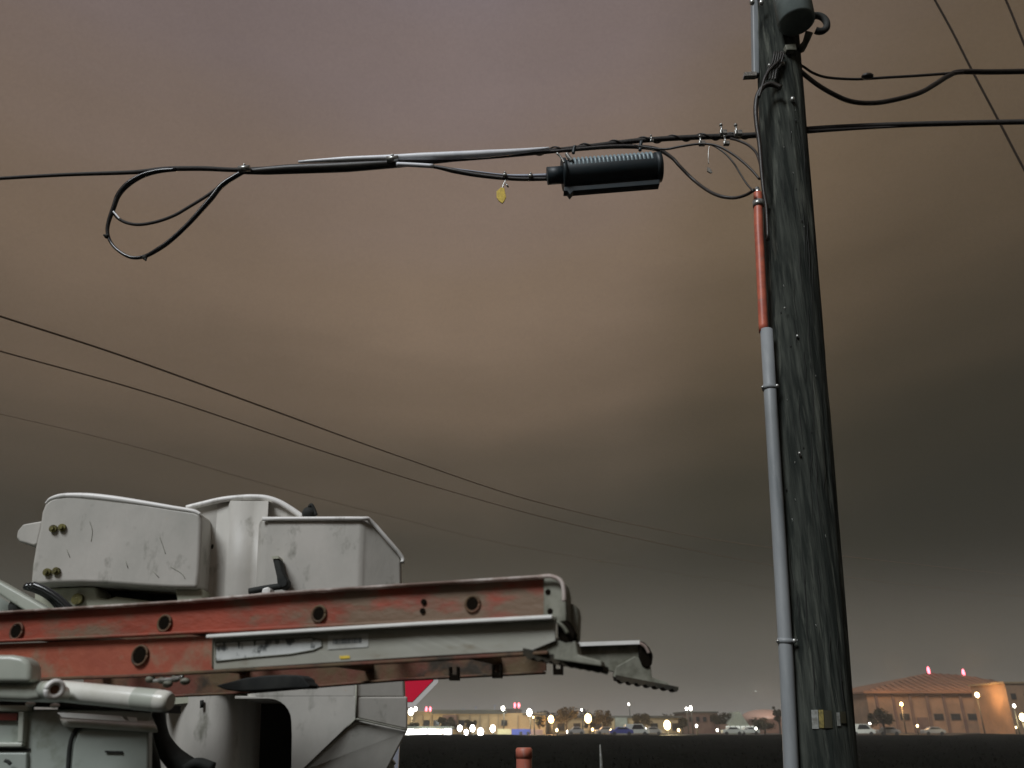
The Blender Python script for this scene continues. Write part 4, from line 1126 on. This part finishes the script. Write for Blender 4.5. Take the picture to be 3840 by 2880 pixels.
# long low tan store
c = P(1760, 2757, 182)
lb = empty('long_store', Vector((c.x, 182, 0)), 'long low tan building with dark roof edge behind the white floodlights', 'building')
box_obj('wall', 1380, 2045, 2674, 182, m_wall_y, lb, 24)
box_obj('roof_edge', 1620, 1902, 2662, 181.6, m_fascia, lb, 24.8, py1=2677)
box_obj('roof_edge', 1380, 1619, 2667, 181.6, m_pil, lb, 24.8, py1=2674)
box_obj('roof_edge', 1960, 2048, 2676, 181.6, m_fascia, lb, 24.8, py1=2682)
for px in (1430, 1480, 1550, 1582, 1615, 1665, 1715, 1760, 1798, 1830, 1866, 1940):
    box_obj('pilaster', px, px + 5, 2680, 181.75, m_pil, lb, .3)
for px in (1588, 1625, 1720, 1880):
    box_obj('window', px, px + 22, 2700, 181.8, m_glassd, lb, .3, py1=2722)
rbx = box_obj('rooftop_box', 1896, 1952, 2658, 186, m_fascia, lb, 8, py1=2680)
box_obj('porch', 1660, 1712, 2681, 178.8, m_wall_b, lb, 3, py1=2720)
# beacons
def beacon(px, py, y, label, base_z=None, size=12):
    c = P(px, py, y); r_ = empty('red_beacon', Vector((c.x, y, 0)), label, 'beacon light')
    for k in (-1, 1):
        MB().ball(c + Vector((k * M(size * .62, py, y), 0, 0)), (M(size, py, y) * .33, .3, M(size, py, y) * .8), 10, 7).build('red_lamp', m_lampr, r_)
    MB().tube([Vector((c.x, y + .5, base_z or 0)), Vector((c.x, y + .5, c.z))], .08, 6, spline=False).build('mast', m_fascia, r_)
beacon(1606, 2660, 184, 'pair of red beacon lights left, above the tan store roof')
beacon(1938, 2645, 184, 'brighter pair of red beacon lights on the dark rooftop box')
# bright canopy at its left foot
cn = empty('lit_canopy', Vector((P(1610, 2757, 170).x, 170, 0)), 'low canopy with dazzling white light panels at the foot of the tan store', 'canopy')
box_obj('roof_slab', 1400, 1696, 2724, 169.6, m_wall_g, cn, 6, py1=2730)
for k in range(10):
    x0 = 1412 + k * 28.2
    box_obj('light_panel', x0, x0 + 26, 2732 + (k % 3), 170, m_panelw, cn, .4, py1=2754 + (k * 7 % 5))
for px in (1404, 1500, 1600, 1692):
    box_obj('post', px, px + 5, 2730, 169.8, m_post, cn, .2)
l = point((P(1610, 2740, 165).x, 166, 4), COOL, 900); l.parent = cn; l.location = Vector((0, -4, 3))
# containers beside the floodlights
def container(px0, px1, py0, m_, label):
    y = 168; r_ = empty('shipping_container', Vector((P((px0 + px1) / 2, 2757, y).x, y, 0)), label, 'container', 'containers beside the floodlights')
    box_obj('shell', px0, px1, py0, y, m_, r_, 2.4)
    n = int((px1 - px0) / 7)
    for k in range(n):
        box_obj('rib', px0 + 2 + k * 7, px0 + 5 + k * 7, py0 + 2, y - .06, m_, r_, .06, py1=2754)
container(1866, 1916, 2734, m_cream, 'pale cream container left of the blue one')
container(1919, 1988, 2734, m_blue, 'blue container between the cream and pink ones')
container(1991, 2036, 2735, m_pink, 'dusty pink container at the right end of the row')
l = point((P(1950, 2700, 155).x, 160, 6), (1, .95, .9), 3200); l.parent = lb; l.location = l.location - lb.location  # added light without a lamp, brightens the containers
# two people-like bins in front of the blue one -> dark bollards
for px, l in ((1953, 'left dark bin standing before the blue container'), (1981, 'right dark bin standing before the blue container')):
    tag(MB().tube([P(px, 2764, 164) * 1, P(px, 2744, 164)], [.35, .25], 8, spline=False).build('waste_bin', m_black), l, 'bin')

# trees
def tree(px, py_top, w_px, y, label, seed, h_scale=1, trunk_px=8):
    rr = random.Random(seed)
    c = P(px, py_top, y); H = c.z; W = M(w_px, py_top, y) / 2
    r_ = empty('dark_tree', Vector((c.x, y, 0)), label, 'tree', 'trees along the car park')
    b = MB()
    b.tube([Vector((c.x, y, 0)), Vector((c.x + .1, y, H * .3)), Vector((c.x - .1, y, H * .7))], [.22, .16, .07], 7)
    for k in range(6):
        a = rr.uniform(0, 6.28); z0 = H * rr.uniform(.28, .45)
        b.tube([Vector((c.x, y, z0)), Vector((c.x + math.cos(a) * W * .4, y + math.sin(a) * W * .4, z0 + H * .18)), Vector((c.x + math.cos(a) * W * .75, y + math.sin(a) * W * .7, z0 + H * .3))], [.09, .06, .03], 5, sub=3)
    b.build('trunk', m_bark, r_)
    b = MB(); cz = H * .68; rz = H * .34
    clumps = [(Vector((c.x + rr.uniform(-.75, .75) * W, y + rr.uniform(-.7, .7) * W, cz + rr.uniform(-.75, .7) * rz)), rr.uniform(.25, .5) * W) for _ in range(13)]
    clumps.append((Vector((c.x, y, cz)), W * .6))
    for _ in range(1500):
        cc_, cr_ = rr.choice(clumps)
        v_ = Vector((rr.gauss(0, 1), rr.gauss(0, 1), rr.gauss(0, 1))).normalized() * cr_ * rr.random() ** .4
        v_.z *= .8
        q = cc_ + v_
        if q.z > H: q.z = H - rr.random() * .2
        s_ = rr.uniform(.10, .24)
        a_ = Vector((rr.gauss(0, 1), rr.gauss(0, 1), rr.gauss(0, 1))).normalized(); b__ = a_.orthogonal().normalized()
        b.add([q - a_ * s_, q + b__ * s_ * .6, q + a_ * s_, q - b__ * s_ * .6], [(0, 1, 2, 3)])
    b.build('crown', m_leaf, r_)
tree(1678, 2690, 70, 174, 'low bushy tree in front of the tan store wall', 1)
tree(1548, 2708, 46, 172, 'small bush-like tree at the bucket edge above the bright canopy', 2)
tree(2022, 2682, 50, 171, 'small tree just left of the first orange lamp', 3)
tree(2122, 2652, 92, 174, 'big round dark tree between the two orange lamps', 4)
tree(2262, 2664, 80, 176, 'dark tree right of the largest orange lamp', 5)
tree(2408, 2676, 78, 174, 'dark tree left of the low yellow lamp', 6)
tree(2700, 2672, 70, 190, 'broad dark tree left of the pale gable', 7)
tree(2862, 2690, 80, 180, 'dark tree behind the pole at its left', 8)
tree(2912, 2640, 38, 185, 'taller dark tree tucked against the pole conduit', 9)
tree(1765, 2700, 44, 178, 'slight tree between the masts and the floodlights', 10)
tree(3300, 2650, 90, 160, 'dark tree right of the pole before the arena', 12)
tree(2555, 2690, 40, 182, 'narrow tree against the brown building corner', 13)
tree(2210, 2690, 50, 185, 'small tree behind the largest orange lamp', 14)

# brown building and pale shop behind the middle trees
c = P(2450, 2757, 196)
mb = empty('pale_shop', Vector((c.x, 196, 0)), 'pale flat shop behind the middle trees with a lit doorway', 'building')
box_obj('wall', 2060, 2600, 2690, 196, m_wall_y, mb, 18)
box_obj('roof_edge', 2052, 2606, 2684, 195.6, m_fascia, mb, 18.8, py1=2692)
box_obj('door_bay', 2306, 2352, 2692, 195.2, m_wall_g, mb, .8)
for px in (2090, 2150, 2230, 2440, 2520): box_obj('window', px, px + 26, 2712, 195.8, m_glassd, mb, .3, py1=2740)
l = point((P(2330, 2700, 188).x, 189, 4.5), COOL, 900); l.parent = mb; l.location = l.location - mb.location
c = P(2610, 2757, 192)
bb = empty('brick_building', Vector((c.x, 192, 0)), 'dim reddish brown brick building right of the yellow lamp', 'building')
box_obj('wall', 2572, 2690, 2672, 192, m_wall_b, bb, 14)
box_obj('roof_edge', 2568, 2694, 2668, 191.7, m_fascia, bb, 14.6, py1=2674)
for px in (2584, 2610, 2636, 2662): box_obj('window', px, px + 12, 2688, 191.8, m_glassd, bb, .3, py1=2706)
# pale gable
c = P(2775, 2757, 186)
gb = empty('gabled_shop', Vector((c.x, 186, 0)), 'pale gabled shop with a row of lit glass under its front', 'building')
gp_ = [P(2730, 2724, 186), P(2768, 2668, 186), P(2774, 2668, 186), P(2812, 2724, 186)]
for q in gp_: q.y = 186
MB().prism([Vector((gp_[0].x, 186, 0)), gp_[0], gp_[1], gp_[2], gp_[3], Vector((gp_[3].x, 186, 0))], 8).build('gable', m_wall_g, gb)
box_obj('wing', 2700, 2860, 2716, 187, m_wall_b, gb, 6)
for k in range(6): box_obj('lit_window', 2722 + k * 19, 2737 + k * 19, 2722, 185.6, mat('lit_shop_glass', (.5, .5, .5), emit=(.9, 1, .85), estr=.28) if k == 0 else bpy.data.materials['lit_shop_glass'], gb, .2, py1=2742)
# domed pinkish roof
c = P(2890, 2757, 205)
db = empty('dome_hall', Vector((c.x, 205, 0)), 'low pinkish domed roof hall just left of the pole', 'building')
box_obj('wall', 2830, 2990, 2696, 205, m_wall_b, db, 18)
q = P(2905, 2696, 205)
MB().ball(Vector((q.x, 214, q.z)), (M(85, 2696, 205), 9, M(36, 2680, 205)), 20, 10).build('dome', m_pink, db)
point_l = point(Vector((q.x - 4, 196, q.z + 6)), (1, .7, .5), 2500); point_l.parent = db; point_l.location = point_l.location - db.location

# arena on the right
c = P(3560, 2757, 215)
ar = empty('arena', Vector((c.x, 215, 0)), 'large hall with ribbed hipped roof glowing orange at lower right', 'building')
Ya = 215
eL, eR = P(3238, 2592, Ya), P(3960, 2600, Ya)
rL, rR = P(3480, 2524, Ya + 20), P(3614, 2528, Ya + 20)
ez = eL.z; rz = rL.z
fl, fr_ = Vector((eL.x, Ya, ez)), Vector((eR.x, Ya, ez))
bl, brr = Vector((eL.x, Ya + 42, ez)), Vector((eR.x, Ya + 42, ez))
a, c2 = Vector((rL.x, Ya + 20, rz)), Vector((rR.x, Ya + 20, rz - .6))
MB().add([fl, fr_, brr, bl, a, c2, fl - Vector((0, 0, .5)), fr_ - Vector((0, 0, .5)), brr - Vector((0, 0, .5)), bl - Vector((0, 0, .5))],
         [(0, 1, 5, 4), (1, 2, 5), (2, 3, 4, 5), (3, 0, 4), (6, 7, 1, 0), (7, 8, 2, 1), (8, 9, 3, 2), (9, 6, 0, 3), (9, 8, 7, 6)]).build('roof', m_roof_o, ar)
for k in range(1, 24):
    t = k / 24; p0 = fl.lerp(fr_, t); p1 = (a.lerp(c2, min(1, max(0, (p0.x - a.x) / (c2.x - a.x)))))
    if p0.x < a.x: p1 = fl.lerp(a, (p0.x - fl.x) / (a.x - fl.x))
    if p0.x > c2.x: p1 = fr_.lerp(c2, (fr_.x - p0.x) / (fr_.x - c2.x))
    MB().tube([p0 + Vector((0, -.1, .12)), p1 + Vector((0, -.1, .12))], .14, 5, spline=False).build('roof_rib', m_roof_o, ar)
MB().box((fl.x + 1, Ya + 1, 0), (fr_.x - 1, Ya + 41, ez - .52)).build('wall', m_wall_o, ar)
for k in range(10):
    x0 = fl.x + 3 + k * (fr_.x - fl.x - 6) / 10
    MB().box((x0, Ya + .6, 0), (x0 + .6, Ya + 1, ez - .7)).build('buttress', m_wall_b, ar)
    if k in (2, 6):
        MB().box((x0 + 1.2, Ya + .7, 0), (x0 + 3.9, Ya + 1.02, 3.6)).build('door', m_wall_b, ar)
    elif k != 8:
        fw = MB().box((x0 + 1.3, Ya + .86, 3.0), (x0 + 3.7, Ya + 1.02, 4.5)).build('window', m_fascia, ar)
        for e2_ in range(3): MB().box((x0 + 1.4 + .75 * e2_, Ya + .82, 3.1), (x0 + 2.08 + .75 * e2_, Ya + .86, 4.4)).build('pane', m_glassd, fw)
for px, py, l in ((3482, 2515, 'red beacon on the left end of the arena ridge'), (3613, 2524, 'red beacon on the right end of the arena ridge')):
    c = P(px, py, Ya + 19.5); r_ = empty('roof_beacon', Vector((c.x, c.y, rz - .8)), l, 'beacon light')
    MB().tube([Vector((c.x, c.y, rz - .8)), Vector((c.x, c.y, c.z))], .15, 6, spline=False).build('mast', m_fascia, r_)
    MB().ball(c, (.38, .38, 1.1), 10, 8).build('red_lamp', m_lampr, r_)
for dx, e_, dz in ((-14, 3200, 5), (6, 4200, 7), (24, 1500, 8)):  # added lights above the eaves, no lamps there, to warm the roof
    l = point(Vector((0, 0, 0)), ORG, e_ * .75); l.parent = ar; l.location = Vector((dx, -7, ez + dz))
# block right of the arena
c = P(3830, 2757, 185)
rbk = empty('side_block', Vector((c.x, 185, 0)), 'plain orange lit block at the right edge of the picture', 'building')
box_obj('wall', 3766, 3960, 2562, 185, m_wall_o, rbk, 14)
box_obj('roof_edge', 3762, 3964, 2556, 184.7, m_pil, rbk, 14.6, py1=2563)
for k in range(3): box_obj('window', 3790 + 50 * k, 3808 + 50 * k, 2600, 184.8, m_glassd, rbk, .3, py1=2622)

# cars
def car(px, y, m_, label, length=4.4, group='cars parked before the shops', van=False):
    c = P(px, 2750, y); x = c.x
    r_ = empty('parked_car', Vector((x, y, 0)), label, 'car', group)
    h = length / 2; T = 1.95 if van else 1.45
    prof = [(-h, .35), (-h, .8), (-h * .93, .95), (-h * .55, 1.02), (-h * .30, T), (h * .40, T), (h * .72, 1.05), (h * .97, .92), (h, .6), (h, .35)]
    if van: prof = [(-h, .35), (-h, T - .3), (-h * .9, T), (h * .45, T), (h * .72, 1.15), (h * .97, .98), (h, .6), (h, .35)]
    MB().prism([Vector((x + a_, y - .85, b_)) for a_, b_ in prof], 1.7).build('body', m_, r_, bevel=.06)
    MB().prism([Vector((x + a_, y - .87, b_)) for a_, b_ in [(-h * .45, 1.05), (-h * .27, T - .1), (h * .36, T - .1), (h * .6, 1.08)]], .03).build('side_window', m_glassd, r_)
    for wx in (-h * .62, h * .62):
        MB().tube([Vector((x + wx, y - .88, .33)), Vector((x + wx, y - .66, .33))], .33, 14, spline=False).build('wheel', m_tyre, r_)
car(2330, 161, m_carb, 'blue parked car under the lit doorway')
car(2388, 163, m_carw, 'white van parked right of the blue car', 4.6, van=True)
car(2446, 166, m_cards, 'silver car parked just left of the yellow lamp', 3.6)
car(2160, 165, m_cards, 'silver car parked under the round dark tree', 3.2)
car(2745, 166, m_carw, 'leftmost white car below the pale gabled shop', 4.0)
car(2808, 168, m_carw, 'right white car below the pale gabled shop', 4.0)
car(3232, 160, m_carw, 'white van just right of the pole base', 4.6, van=True)
car(3330, 162, m_cards, 'silver car in front of the arena left corner', 4.2)
car(3500, 164, m_cards, 'silver car in the middle before the arena', 4.2)
car(2270, 168, m_cards, 'silver car parked left of the blue car', 3.8)
l = point(Vector((0, 0, 0)), COOL, 1500); l.parent = gb; l.location = Vector((0, -12, 7))
l = point(P(3240, 2700, 154), (1, .95, .9), 500); l.parent = ar; l.location = l.location - ar.location
# far treeline
b = MB(); rr = random.Random(11)
for i in range(26000):
    x = rr.uniform(-320, 420); dens = noise.noise(Vector((x * .03, 0, 0))) * .5 + .5 + .35 * noise.noise(Vector((x * .16, 5, 0)))
    z = rr.random() ** .8 * (2.4 + 6.0 * max(0, dens))
    q = Vector((x, 330 + rr.uniform(-6, 6), z)); s_ = rr.uniform(.35, .9)
    a_ = Vector((rr.gauss(0, 1), rr.gauss(0, 1), rr.gauss(0, 1))).normalized(); b_ = a_.orthogonal().normalized()
    b.add([q - a_ * s_, q + b_ * s_, q + a_ * s_], [(0, 1, 2)])
o = b.build('far_treeline', m_leaf); tag(o, 'dark uneven line of far trees behind the shops', 'trees', None, 'stuff')

hm = bpy.data.materials.new('haze_air'); hm.use_nodes = True; hm.node_tree.nodes.clear()
pv = hm.node_tree.nodes.new('ShaderNodeVolumePrincipled'); ho = hm.node_tree.nodes.new('ShaderNodeOutputMaterial')
pv.inputs['Color'].default_value = (.86, .84, .80, 1); pv.inputs['Density'].default_value = .0006
hm.node_tree.links.new(pv.outputs[0], ho.inputs['Volume'])
o = MB().box((-2900, -900, -1.2), (2900, 5500, 34)).build('haze', hm); tag(o, 'thin night haze over the field and the far lights', 'haze', None, 'stuff')
for o in bpy.data.objects:
    if '_o' in o: del o['_o']
